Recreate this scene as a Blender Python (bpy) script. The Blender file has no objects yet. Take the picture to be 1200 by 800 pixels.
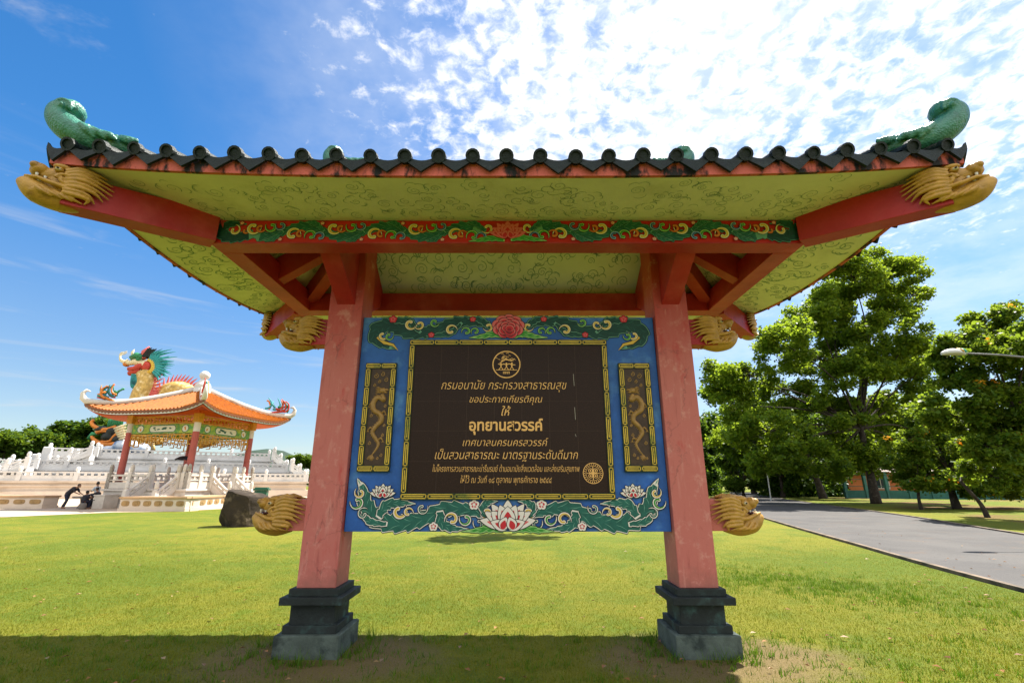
import bpy, bmesh, math, random
import numpy as np
from mathutils import Vector, Matrix, Quaternion
from mathutils.geometry import tessellate_polygon

SC = bpy.context.scene
COL = SC.collection
R = math.radians

# ------------------------------------------------------------------ camera
cam = bpy.data.cameras.new('camera')
cam.lens = 16.8
cam.sensor_width = 36
cam.clip_end = 3000
cam_o = bpy.data.objects.new('camera', cam)
COL.objects.link(cam_o)
cam_o.location = (0, 0, 1.5)
cam_o.rotation_euler = (R(90 + 16.7), 0, 0)
SC.camera = cam_o

# ------------------------------------------------------------------ sun, sky, exposure
SUN = Vector((2.0, 1.55, 4.1)).normalized()          # towards the sun
sun = bpy.data.lights.new('sun', 'SUN')
sun.energy = 4.2
sun.angle = R(0.53)
sun.color = (1.0, 0.95, 0.86)
sun_o = bpy.data.objects.new('sun', sun)
COL.objects.link(sun_o)
sun_o.rotation_euler = (-SUN).to_track_quat('-Z', 'Y').to_euler()

SC.view_settings.view_transform = 'Standard'
SC.view_settings.look = 'None'
SC.view_settings.exposure = 1.72
SC.view_settings.gamma = 1.0
SC.view_settings.use_curve_mapping = False
SC.render.engine = 'CYCLES'
SC.cycles.max_bounces = 8
SC.cycles.diffuse_bounces = 5
SC.cycles.glossy_bounces = 3
SC.cycles.transmission_bounces = 4
SC.cycles.transparent_max_bounces = 8
SC.cycles.caustics_reflective = False
SC.cycles.caustics_refractive = False

world = bpy.data.worlds.new('World')
SC.world = world
world.use_nodes = True
wt = world.node_tree
wt.nodes.clear()


class NT:
    """small helper to write node trees as expressions"""
    def __init__(s, tree):
        s.t = tree

    def n(s, kind, **kw):
        nd = s.t.nodes.new(kind)
        for k, v in kw.items():
            setattr(nd, k, v)
        return nd

    def link(s, a, b):
        s.t.links.new(a, b)

    def put(s, sock, v):
        if isinstance(v, bpy.types.NodeSocket):
            s.t.links.new(v, sock)
        elif isinstance(v, (tuple, list)) and len(v) == 3 and sock.type == 'RGBA':
            sock.default_value = (*v, 1)
        else:
            sock.default_value = v

    def math(s, op, a, b=0.0, clamp=False):
        m = s.n('ShaderNodeMath', operation=op, use_clamp=clamp)
        s.put(m.inputs[0], a)
        s.put(m.inputs[1], b)
        return m.outputs[0]

    def vmath(s, op, a, b=None):
        m = s.n('ShaderNodeVectorMath', operation=op)
        s.put(m.inputs[0], a)
        if b is not None:
            s.put(m.inputs[1], b)
        return m.outputs['Value'] if op in ('DOT_PRODUCT', 'LENGTH') else m.outputs[0]

    def noise(s, vec, scale, detail=4, rough=0.55, dist=0.0):
        m = s.n('ShaderNodeTexNoise')
        if vec is not None:
            s.put(m.inputs['Vector'], vec)
        m.inputs['Scale'].default_value = scale
        m.inputs['Detail'].default_value = detail
        m.inputs['Roughness'].default_value = rough
        m.inputs['Distortion'].default_value = dist
        return m.outputs['Fac']

    def rng(s, v, a, b, c=0.0, d=1.0, smooth=True):
        m = s.n('ShaderNodeMapRange', interpolation_type='SMOOTHSTEP' if smooth else 'LINEAR')
        s.put(m.inputs['Value'], v)
        s.put(m.inputs['From Min'], a)
        s.put(m.inputs['From Max'], b)
        s.put(m.inputs['To Min'], c)
        s.put(m.inputs['To Max'], d)
        return m.outputs[0]

    def mix(s, f, a, b, mode='MIX'):
        m = s.n('ShaderNodeMix', data_type='RGBA', blend_type=mode)
        s.put(m.inputs['Factor'], f)
        s.put(m.inputs['A'], a) if False else s.put(m.inputs[6], a)
        s.put(m.inputs[7], b)
        return m.outputs[2]

    def comb(s, x, y, z):
        m = s.n('ShaderNodeCombineXYZ')
        s.put(m.inputs[0], x)
        s.put(m.inputs[1], y)
        s.put(m.inputs[2], z)
        return m.outputs[0]


def build_world():
    w = NT(wt)
    sky = w.n('ShaderNodeTexSky', sky_type='NISHITA')
    sky.sun_disc = False
    sky.sun_elevation = math.asin(SUN.z)
    sky.sun_rotation = math.atan2(SUN.x, SUN.y)
    sky.altitude = 0
    sky.air_density = 1.0
    sky.dust_density = 0.25
    sky.ozone_density = 3.0
    hs = w.n('ShaderNodeHueSaturation')
    w.link(sky.outputs[0], hs.inputs['Color'])
    tc = w.n('ShaderNodeTexCoord')
    d = w.vmath('NORMALIZE', tc.outputs['Generated'])
    sp = w.n('ShaderNodeSeparateXYZ')
    w.link(d, sp.inputs[0])
    z = w.math('MAXIMUM', sp.outputs[2], 0.0)
    w.put(hs.inputs['Saturation'], w.rng(z, 0.03, 0.5, 1.05, 1.32))
    w.put(hs.inputs['Value'], w.rng(z, 0.0, 0.5, 0.36, 0.54))
    zz = w.math('ADD', z, 0.12)
    p = w.comb(w.math('DIVIDE', sp.outputs[0], zz), w.math('DIVIDE', sp.outputs[1], zz), 0.0)
    # broken altocumulus thickening towards the sun
    c0 = Vector((0.42, 0.80, 0.86)).normalized()
    dt = w.vmath('DOT_PRODUCT', d, tuple(c0))
    cov = w.rng(dt, 0.66, 0.99, 0.0, 0.95)
    big = w.noise(p, 1.6, 3, 0.5)
    cov = w.math('ADD', cov, w.math('MULTIPLY', w.math('SUBTRACT', big, 0.5), 0.95))
    cov = w.math('MULTIPLY', cov, w.rng(z, 0.22, 0.5, 0.0, 1.0))
    cov = w.math('MINIMUM', cov, 0.98)
    cells = w.noise(p, 20.0, 6, 0.62, 0.3)
    lo = w.math('SUBTRACT', 0.66, w.math('MULTIPLY', cov, 0.36))
    cl = w.math('MULTIPLY', w.rng(cells, lo, w.math('ADD', lo, 0.30)), w.rng(w.noise(p, 9.0, 4, 0.6), 0.25, 0.6, 0.72, 1.0))
    veil = w.math('MULTIPLY', w.rng(dt, 0.60, 0.99, 0.0, 0.52, smooth=False), w.rng(w.noise(p, 3.2, 5, 0.62), 0.3, 0.72, 0.25, 1.0))
    cl = w.math('ADD', cl, w.math('MULTIPLY', w.math('SUBTRACT', 1.0, cl), veil))
    # thin streaks low over the horizon
    st = w.noise(w.comb(w.math('MULTIPLY', sp.outputs[0], 1.3), w.math('MULTIPLY', sp.outputs[1], 1.3), w.math('MULTIPLY', z, 14.0)), 2.6, 5, 0.55, 0.5)
    st = w.rng(st, 0.5, 0.78, 0.0, 0.6)
    st = w.math('MULTIPLY', st, w.rng(z, 0.55, 0.2, 0.0, 1.0))
    low = w.rng(z, 0.0, 0.2, 0.10, 0.0)
    puff = w.rng(w.noise(p, 5.0, 6, 0.6, 0.2), 0.58, 0.86, 0.0, 0.5)
    puff = w.math('MULTIPLY', puff, w.rng(z, 0.3, 0.5))
    cl = w.math('MAXIMUM', cl, w.math('MAXIMUM', w.math('MAXIMUM', st, puff), low))
    # bright cumulus added unseen behind the camera to fill the shaded sign front
    back = w.math('MULTIPLY', w.rng(sp.outputs[1], 0.05, -0.35), w.rng(w.noise(d, 2.2, 6, 0.6), 0.34, 0.50))
    back = w.math('MULTIPLY', back, w.rng(z, 0.0, 0.06))
    cl = w.math('MAXIMUM', cl, back)
    # clouds glow more near the sun; the added fill clouds are boosted too
    ds = w.vmath('DOT_PRODUCT', d, tuple(SUN))
    br = w.math('ADD', w.rng(ds, 0.30, 0.98, 2.1, 3.7), w.math('MULTIPLY', back, 2.2))
    ccol = w.mix(1.0, (0.97, 0.985, 1.0), (1, 1, 1))
    mul = w.n('ShaderNodeVectorMath', operation='SCALE')
    w.put(mul.inputs[0], ccol)
    w.put(mul.inputs['Scale'], br)
    col = w.mix(cl, hs.outputs[0], mul.outputs[0])
    bg = w.n('ShaderNodeBackground')
    bg.inputs['Strength'].default_value = 0.12
    w.link(col, bg.inputs['Color'])
    out = w.n('ShaderNodeOutputWorld')
    w.link(bg.outputs[0], out.inputs['Surface'])


build_world()

# ------------------------------------------------------------------ materials
MATS = {}


def mat(name, col, rough=0.6, var=0.0, vscale=3.0, col2=None, mix=(0.45, 0.65), mscale=2.0, bump=0.0, bscale=30.0,
        spec=0.3, metal=0.0, streak=None):
    """procedural paint/stone: a base colour with brightness variation, a second colour in noise patches and a bump"""
    if name in MATS:
        return MATS[name]
    m = bpy.data.materials.new(name)
    m.use_nodes = True
    t = NT(m.node_tree)
    b = m.node_tree.nodes['Principled BSDF']
    b.inputs['Roughness'].default_value = rough
    b.inputs['Specular IOR Level'].default_value = spec
    b.inputs['Metallic'].default_value = metal
    tc = t.n('ShaderNodeTexCoord').outputs['Object']
    c = (*col, 1)
    if col2 is not None:
        v = tc
        if streak:
            mp = t.n('ShaderNodeMapping')
            t.link(tc, mp.inputs[0])
            mp.inputs['Scale'].default_value = streak
            v = mp.outputs[0]
        f = t.rng(t.noise(v, mscale, 6, 0.62), mix[0], mix[1])
        c = t.mix(f, c, (*col2, 1))
    if var:
        f = t.noise(tc, vscale, 6, 0.65)
        g = t.rng(f, 0.25, 0.75, 1 - var, 1 + var, smooth=False)
        hv = t.n('ShaderNodeHueSaturation')
        t.put(hv.inputs['Color'], c)
        t.put(hv.inputs['Value'], g)
        c = hv.outputs[0]
    t.put(b.inputs['Base Color'], c)
    if bump:
        bp = t.n('ShaderNodeBump')
        bp.inputs['Strength'].default_value = bump
        bp.inputs['Distance'].default_value = 0.02
        t.put(bp.inputs['Height'], t.noise(tc, bscale, 5, 0.6))
        t.link(bp.outputs[0], b.inputs['Normal'])
    MATS[name] = m
    return m


def leaf_mat(name, cols, trans=0.45, tcol=(0.25, 0.42, 0.03)):
    m = bpy.data.materials.new(name)
    m.use_nodes = True
    t = NT(m.node_tree)
    m.node_tree.nodes.clear()
    g = t.n('ShaderNodeNewGeometry').outputs['Random Per Island']
    rp = t.n('ShaderNodeValToRGB')
    els = rp.color_ramp.elements
    while len(els) < len(cols):
        els.new(0.5)
    for i, c in enumerate(cols):
        els[i].position = i / max(1, len(cols) - 1)
        els[i].color = (*c, 1)
    t.link(g, rp.inputs[0])
    d = t.n('ShaderNodeBsdfPrincipled')
    d.inputs['Roughness'].default_value = 0.45
    d.inputs['Specular IOR Level'].default_value = 0.15
    t.link(rp.outputs[0], d.inputs['Base Color'])
    tr = t.n('ShaderNodeBsdfTranslucent')
    t.put(tr.inputs['Color'], t.mix(0.5, rp.outputs[0], (*tcol, 1)))
    mx = t.n('ShaderNodeMixShader')
    mx.inputs[0].default_value = trans
    t.link(d.outputs[0], mx.inputs[1])
    t.link(tr.outputs[0], mx.inputs[2])
    o = t.n('ShaderNodeOutputMaterial')
    t.link(mx.outputs[0], o.inputs[0])
    return m


# ------------------------------------------------------------------ mesh helpers
class MB:
    def __init__(s):
        s.v = []
        s.f = []
        s.m = []

    def add(s, vs, fs, mi=0):
        o = len(s.v)
        s.v.extend([tuple(x) for x in vs])
        s.f.extend([tuple(i + o for i in f) for f in fs])
        s.m.extend([mi] * len(fs))
        return s

    def box(s, c, d, mi=0, rz=0.0, taper=1.0):
        x, y, z = d[0] / 2, d[1] / 2, d[2] / 2
        vs = []
        cr, sr = math.cos(rz), math.sin(rz)
        for k in (-1, 1):
            t = 1.0 if k < 0 else taper
            for (a, b) in ((-1, -1), (1, -1), (1, 1), (-1, 1)):
                px, py = a * x * t, b * y * t
                vs.append((c[0] + px * cr - py * sr, c[1] + px * sr + py * cr, c[2] + k * z))
        return s.add(vs, [(3, 2, 1, 0), (4, 5, 6, 7), (0, 1, 5, 4), (1, 2, 6, 5), (2, 3, 7, 6), (3, 0, 4, 7)], mi)

    def beam(s, p0, p1, w, h, mi=0, up=(0, 0, 1)):
        p0, p1 = Vector(p0), Vector(p1)
        d = (p1 - p0).normalized()
        sx = d.cross(Vector(up))
        if sx.length < 1e-4:
            sx = d.cross(Vector((1, 0, 0)))
        sx.normalize()
        u = sx.cross(d)
        vs = []
        for p in (p0, p1):
            for (a, b) in ((-1, -1), (1, -1), (1, 1), (-1, 1)):
                vs.append(p + sx * (a * w / 2) + u * (b * h / 2))
        return s.add(vs, [(3, 2, 1, 0), (4, 5, 6, 7), (0, 1, 5, 4), (1, 2, 6, 5), (2, 3, 7, 6), (3, 0, 4, 7)], mi)

    def hexa(s, bot, top, mi=0):
        return s.add(list(bot) + list(top), [(3, 2, 1, 0), (4, 5, 6, 7), (0, 1, 5, 4), (1, 2, 6, 5), (2, 3, 7, 6), (3, 0, 4, 7)], mi)

    def tube(s, path, rad, n=8, mi=0, flat=1.0, caps=True):
        P = [Vector(p) for p in path]
        if not hasattr(rad, '__len__'):
            rad = [rad] * len(P)
        vs = []
        ref = None
        for i, p in enumerate(P):
            d = (P[min(i + 1, len(P) - 1)] - P[max(i - 1, 0)])
            if d.length < 1e-9:
                d = Vector((0, 0, 1))
            d.normalize()
            if ref is None:
                a = Vector((0, 0, 1)) if abs(d.z) < 0.9 else Vector((1, 0, 0))
                ref = d.cross(a).normalized()
            ref = (ref - d * ref.dot(d))
            if ref.length < 1e-6:
                ref = d.orthogonal()
            ref.normalize()
            q = d.cross(ref)
            for k in range(n):
                a = 2 * math.pi * k / n
                vs.append(p + (ref * math.cos(a) + q * math.sin(a) * flat) * rad[i])
        fs = []
        for i in range(len(P) - 1):
            for k in range(n):
                k2 = (k + 1) % n
                fs.append((i * n + k, i * n + k2, (i + 1) * n + k2, (i + 1) * n + k))
        if caps:
            fs.append(tuple(range(n - 1, -1, -1)))
            fs.append(tuple((len(P) - 1) * n + k for k in range(n)))
        return s.add(vs, fs, mi)

    def ell(s, c, r, n=12, m=8, mi=0, rz=0.0):
        vs = []
        cr, sr = math.cos(rz), math.sin(rz)
        for i in range(1, m):
            a = math.pi * i / m
            for k in range(n):
                b = 2 * math.pi * k / n
                x, y, z = r[0] * math.sin(a) * math.cos(b), r[1] * math.sin(a) * math.sin(b), r[2] * math.cos(a)
                vs.append((c[0] + x * cr - y * sr, c[1] + x * sr + y * cr, c[2] + z))
        top = len(vs)
        vs.append((c[0], c[1], c[2] + r[2]))
        vs.append((c[0], c[1], c[2] - r[2]))
        fs = []
        for i in range(m - 2):
            for k in range(n):
                k2 = (k + 1) % n
                fs.append((i * n + k, (i + 1) * n + k, (i + 1) * n + k2, i * n + k2))
        for k in range(n):
            k2 = (k + 1) % n
            fs.append((top, k, k2))
            fs.append((top + 1, (m - 2) * n + k2, (m - 2) * n + k))
        return s.add(vs, fs, mi)

    def lathe(s, prof, c=(0, 0, 0), n=16, mi=0):
        vs = []
        for (r, z) in prof:
            for k in range(n):
                a = 2 * math.pi * k / n
                vs.append((c[0] + r * math.cos(a), c[1] + r * math.sin(a), c[2] + z))
        fs = []
        for i in range(len(prof) - 1):
            for k in range(n):
                k2 = (k + 1) % n
                fs.append((i * n + k, i * n + k2, (i + 1) * n + k2, (i + 1) * n + k))
        fs.append(tuple(range(n - 1, -1, -1)))
        fs.append(tuple((len(prof) - 1) * n + k for k in range(n)))
        return s.add(vs, fs, mi)

    def prism(s, poly, fn, t0, t1, mi=0):
        """2-D polygon (a,b) extruded from t0 to t1; fn(a,b,t) gives the 3-D point"""
        n = len(poly)
        vs = [fn(a, b, t0) for a, b in poly] + [fn(a, b, t1) for a, b in poly]
        tri = tessellate_polygon([[Vector((a, b, 0)) for a, b in poly]])
        fs = [tuple(t) for t in tri] + [tuple(i + n for i in reversed(t)) for t in tri]
        for i in range(n):
            j = (i + 1) % n
            fs.append((i, j, j + n, i + n))
        return s.add(vs, fs, mi)

    def mesh(s, name):
        me = bpy.data.meshes.new(name)
        me.from_pydata(s.v, [], s.f)
        me.polygons.foreach_set('material_index', s.m)
        me.update()
        bm = bmesh.new()
        bm.from_mesh(me)
        bmesh.ops.recalc_face_normals(bm, faces=bm.faces)
        bm.to_mesh(me)
        bm.free()
        return me

    def build(s, name, mats, parent=None, smooth=False, bevel=0.0, autosmooth=None):
        me = s.mesh(name)
        return link(name, me, mats, parent, smooth, bevel)


def link(name, me, mats, parent=None, smooth=False, bevel=0.0):
    if not isinstance(mats, (list, tuple)):
        mats = [mats]
    if len(me.materials) == 0:
        for m in mats:
            me.materials.append(m)
    if smooth:
        me.polygons.foreach_set('use_smooth', [True] * len(me.polygons))
    o = bpy.data.objects.new(name, me)
    COL.objects.link(o)
    if parent:
        o.parent = parent
    if bevel:
        b = o.modifiers.new('bevel', 'BEVEL')
        b.width = bevel
        b.segments = 2
        b.limit_method = 'ANGLE'
    return o


def sculpt(mb, voxel, smooth=4, name='sculpt'):
    """fuse overlapping shapes into one continuous skin"""
    me = mb.mesh(name + '_raw')
    o = bpy.data.objects.new('sculpt_tmp', me)
    COL.objects.link(o)
    r = o.modifiers.new('r', 'REMESH')
    r.mode = 'VOXEL'
    r.voxel_size = voxel
    sm = o.modifiers.new('s', 'SMOOTH')
    sm.factor = 0.5
    sm.iterations = smooth
    dg = bpy.context.evaluated_depsgraph_get()
    dg.update()
    out = bpy.data.meshes.new_from_object(o.evaluated_get(dg), depsgraph=dg)
    out.name = name
    bpy.data.objects.remove(o)
    bpy.data.meshes.remove(me)
    out.polygons.foreach_set('use_smooth', [True] * len(out.polygons))
    return out


def join_mesh(me, mb, mi=None):
    """append a MB to an existing mesh"""
    bm = bmesh.new()
    bm.from_mesh(me)
    m2 = mb.mesh('tmp')
    bm.from_mesh(m2)
    bm.to_mesh(me)
    bm.free()
    bpy.data.meshes.remove(m2)
    return me


def tag(o, label=None, cat=None, group=None, kind=None):
    if label:
        o['label'] = label
    if cat:
        o['category'] = cat
    if group:
        o['group'] = group
    if kind:
        o['kind'] = kind
    return o


def thing(name, label, cat, loc=(0, 0, 0), rz=0.0, group=None):
    o = bpy.data.objects.new(name, None)
    o.empty_display_size = 0.2
    COL.objects.link(o)
    o.location = loc
    o.rotation_euler = (0, 0, rz)
    return tag(o, label, cat, group)


def copy_tree(o, parent=None):
    c = o.copy()
    COL.objects.link(c)
    c.parent = parent
    for ch in list(o.children):
        copy_tree(ch, c)
    return c


def bez(p, n=16):
    """Catmull-Rom through 2-D or 3-D points"""
    P = [Vector(q) if len(q) == 3 else Vector((*q, 0)) for q in p]
    P = [P[0] * 2 - P[1]] + P + [P[-1] * 2 - P[-2]]
    out = []
    for i in range(1, len(P) - 2):
        for k in range(n):
            t = k / n
            a, b, c, d = P[i - 1], P[i], P[i + 1], P[i + 2]
            out.append(0.5 * ((2 * b) + (c - a) * t + (2 * a - 5 * b + 4 * c - d) * t * t + (3 * b - a - 3 * c + d) * t ** 3))
    out.append(P[-2])
    return out


def lerp_list(vals, n):
    out = []
    for i in range(n):
        t = i / (n - 1) * (len(vals) - 1)
        k = min(int(t), len(vals) - 2)
        out.append(vals[k] + (vals[k + 1] - vals[k]) * (t - k))
    return out


# camera geometry of the photograph (1200 x 800 pixels), used to measure where things stand
FPX, TH = 560.0, R(16.7)
CT, ST = math.cos(TH), math.sin(TH)


def ray(px, py):
    u, v = (px - 600) / FPX, (400 - py) / FPX
    return u, CT - v * ST, ST + v * CT


def atY(px, py, Y):
    u, f, w = ray(px, py)
    t = Y / f
    return Vector((u * t, Y, 1.5 + w * t))


def gnd(px, py, z=0.0):
    u, f, w = ray(px, py)
    t = (z - 1.5) / w
    return Vector((u * t, f * t, z))
# ------------------------------------------------------------------ flat painted ornament (thin raised sheets)
class Paint:
    def __init__(s, place, step=2.5e-5):
        s.place = place          # (a, b, height) -> point
        s.mb = MB()
        s.h = 0.001
        s.step = step

    def up(s):
        s.h += s.step
        return s.h

    def poly(s, pts, mi):
        h = s.up()
        pts = [(p[0], p[1]) for p in pts]
        try:
            tri = tessellate_polygon([[Vector((a, b, 0)) for a, b in pts]])
        except Exception:
            return
        s.mb.add([s.place(a, b, h) for a, b in pts], [tuple(t) for t in tri], mi)

    def strip(s, L, Rr, mi):
        """band between two polylines"""
        h = s.up()
        n = len(L)
        vs = [s.place(p[0], p[1], h) for p in L] + [s.place(p[0], p[1], h) for p in Rr]
        s.mb.add(vs, [(i, i + 1, n + i + 1, n + i) for i in range(n - 1)], mi)

    def stroke(s, path, w, mi, closed=False):
        P = [Vector((p[0], p[1], 0)) for p in path]
        n = len(P)
        if not hasattr(w, '__len__'):
            w = [w] * n
        L, Q = [], []
        for i, p in enumerate(P):
            if closed:
                d = P[(i + 1) % n] - P[i - 1]
            else:
                d = P[min(i + 1, n - 1)] - P[max(i - 1, 0)]
            if d.length < 1e-9:
                d = Vector((1, 0, 0))
            d.normalize()
            nn = Vector((-d.y, d.x, 0))
            L.append(p + nn * w[i] / 2)
            Q.append(p - nn * w[i] / 2)
        if closed:
            L.append(L[0])
            Q.append(Q[0])
        s.strip(L, Q, mi)

    def disc(s, c, r, mi, n=14, ry=None):
        ry = ry or r
        s.poly([(c[0] + r * math.cos(2 * math.pi * k / n), c[1] + ry * math.sin(2 * math.pi * k / n)) for k in range(n)], mi)

    def frond(s, path, w, cols, o, lobes=9, serr=0.55, sides=(1, 1)):
        """acanthus stroke: dark outline, light rim, dark body with light veins; serrated edges"""
        P = bez(path, 26)
        n = len(P)
        W = lerp_list(w, n)
        acc = [0.0]
        for i in range(1, n):
            acc.append(acc[-1] + (P[i] - P[i - 1]).length)
        tot = acc[-1]
        N = []
        for i in range(n):
            d = P[min(i + 1, n - 1)] - P[max(i - 1, 0)]
            d.normalize()
            N.append(Vector((-d.y, d.x, 0)))

        def edge(extra, sgn, k):
            E = []
            for i in range(n):
                ph = (acc[i] / tot * lobes + (0.5 if sgn < 0 else 0)) % 1.0
                saw = (ph ** 1.6) * (1 - ph ** 14)
                f = 1 + (serr * saw if k else 0)
                E.append(P[i] + N[i] * sgn * (max(W[i], 0.0005) / 2 * f + extra))
            return E
        for extra, mi in ((o, cols[0]), (0.0, cols[1]), (-o * 0.95, cols[2])):
            E1 = edge(extra, 1, sides[0])
            E2 = edge(extra, -1, sides[1])
            if extra < 0:
                a, b = int(n * 0.05), int(n * 0.93)
                E1, E2 = E1[a:b], E2[a:b]
            s.strip(E1, E2, mi)
        # veins
        step = max(4, int(n / (lobes * 1.0)))
        for i in range(step, n - step, step):
            for sg, sd in ((1, sides[0]), (-1, sides[1])):
                if sd:
                    q = P[i] + N[i] * sg * W[i] * 0.08
                    j = min(n - 1, i + int(step * 0.9))
                    e = P[j] + N[j] * sg * W[j] * 0.46
                    s.stroke([q, (q + e) / 2 - N[i] * sg * W[i] * 0.05, e], [o * 0.2, o * 0.8, o * 0.25], cols[3] if len(cols) > 3 else cols[1])

    def curl(s, c, size, ang, mir, cols, o, turns=0.8, fat=0.42):
        """hooked leaf curl with a bulbed end"""
        pts, ws = [], []
        n = 22
        for k in range(n):
            t = k / (n - 1)
            a = ang + mir * (turns * 2 * math.pi) * (1 - t) * -1
            r = size * (0.32 + 0.68 * (1 - t) ** 0.9)
            pts.append(Vector((c[0] + r * math.cos(a), c[1] + r * math.sin(a), 0)))
            ws.append(size * fat * (0.08 + 0.95 * math.sin(min(1.0, t * 1.15) * math.pi * 0.62)))
        s.stroke(pts, [w + 2 * o for w in ws], cols[0])
        e = pts[-1]
        s.disc(e, ws[-1] * 0.62 + o, cols[0])
        s.stroke(pts, ws, cols[1])
        s.disc(e, ws[-1] * 0.62, cols[1])
        s.stroke([p + (Vector((c[0], c[1], 0)) - p) * 0.07 for p in pts[3:]], [w * 0.55 for w in ws[3:]], cols[2])
        s.disc(e, ws[-1] * 0.34, cols[2])

    def petal(s, base, ang, L, W, cols, o):
        def shape(k, e):
            pts = []
            for i in range(17):
                t = i / 16
                w = math.sin(math.pi * t ** 0.8) ** 0.8 * W * 0.5 * k + (e if 0 < i < 16 else 0)
                pts.append((t, w))
            out = []
            ca, sa = math.cos(ang), math.sin(ang)
            for sg in (1, -1):
                rng_ = pts if sg > 0 else pts[::-1]
                for t, w in rng_:
                    x = t * L * (0.35 + 0.65 * k) + (e if t == 1 else 0)
                    y = w * sg
                    out.append((base[0] + x * ca - y * sa, base[1] + x * sa + y * ca))
            return out
        s.poly(shape(1, o), cols[0])
        s.poly(shape(1, 0), cols[1])
        s.poly(shape(0.62, 0), cols[2])

    def lotus(s, c, S, black, tip, mid, deep, o):
        """three rows of petals; each petal tip -> base"""
        b = (c[0], c[1] - S * 0.32)
        for a in (168, 12, 150, 30, 128, 52):
            s.petal(b, R(a), S * (0.98 if a in (168, 12) else 0.92), S * 0.36, (black, tip, mid), o)
        s.petal(b, R(90), S * 0.86, S * 0.46, (black, tip, mid), o)
        for a in (140, 40, 112, 68):
            s.petal(b, R(a), S * 0.74, S * 0.42, (black, tip, deep), o)
        s.petal((b[0], b[1] - S * 0.02), R(90), S * 0.66, S * 0.5, (black, tip, deep), o)
        for a in (160, 20):
            s.petal((b[0], b[1] - S * 0.06), R(a), S * 0.62, S * 0.34, (black, tip, deep), o)
        s.petal((b[0] - S * 0.2, b[1] - S * 0.1), R(70), S * 0.42, S * 0.34, (black, tip, deep), o)
        s.petal((b[0] + S * 0.2, b[1] - S * 0.1), R(110), S * 0.42, S * 0.34, (black, tip, deep), o)

    def peony(s, c, S, black, a_, b_, deep, o):
        """round many-petalled bloom: overlapping rounded petals, paler at their rims"""
        for (n, r, pr, sq) in ((9, 0.40, 0.24, 0.72), (7, 0.25, 0.22, 0.75), (5, 0.12, 0.17, 0.8)):
            ps = [(c[0] + math.cos(R(90 + 360 * k / n + 13 * n)) * S * r, c[1] + math.sin(R(90 + 360 * k / n + 13 * n)) * S * r * sq) for k in range(n)]
            ps.sort(key=lambda p: -p[1])
            for q in ps:
                s.disc(q, S * pr + o, black, 14, S * pr * 0.86 + o)
                s.disc(q, S * pr, b_, 14, S * pr * 0.86)
                s.disc((q[0] - (q[0] - c[0]) * 0.16, q[1] - S * pr * 0.12), S * pr * 0.84, a_, 14, S * pr * 0.70)
                s.disc((q[0] - (q[0] - c[0]) * 0.3, q[1] - S * pr * 0.3), S * pr * 0.45, deep, 10, S * pr * 0.36)

    def bud(s, c, S, black, a_, b_, o):
        for k in range(5):
            an = R(90 + 72 * k)
            q = (c[0] + math.cos(an) * S * 0.42, c[1] + math.sin(an) * S * 0.36)
            s.disc(q, S * 0.36 + o, black, 9)
        for k in range(5):
            an = R(90 + 72 * k)
            q = (c[0] + math.cos(an) * S * 0.42, c[1] + math.sin(an) * S * 0.36)
            s.disc(q, S * 0.36, a_, 9)
            s.disc((q[0] - (q[0] - c[0]) * 0.35, q[1] - (q[1] - c[1]) * 0.35), S * 0.2, b_, 8)
        s.disc(c, S * 0.22, a_, 8)

    def build(s, name, mats, parent):
        return s.mb.build(name, mats, parent)


# ------------------------------------------------------------------ paints
red = mat('red_paint', (0.37, 0.022, 0.026), 0.5, 0.22, 2.5, (0.46, 0.07, 0.07), (0.45, 0.75), 1.6, 0.12, 40)
pink = mat('faded_red_paint', (0.50, 0.145, 0.115), 0.7, 0.1, 6.0, (0.43, 0.045, 0.035), (0.56, 0.74), 1.3, 0.2, 60, streak=(1.6, 1.6, 0.6))


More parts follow.
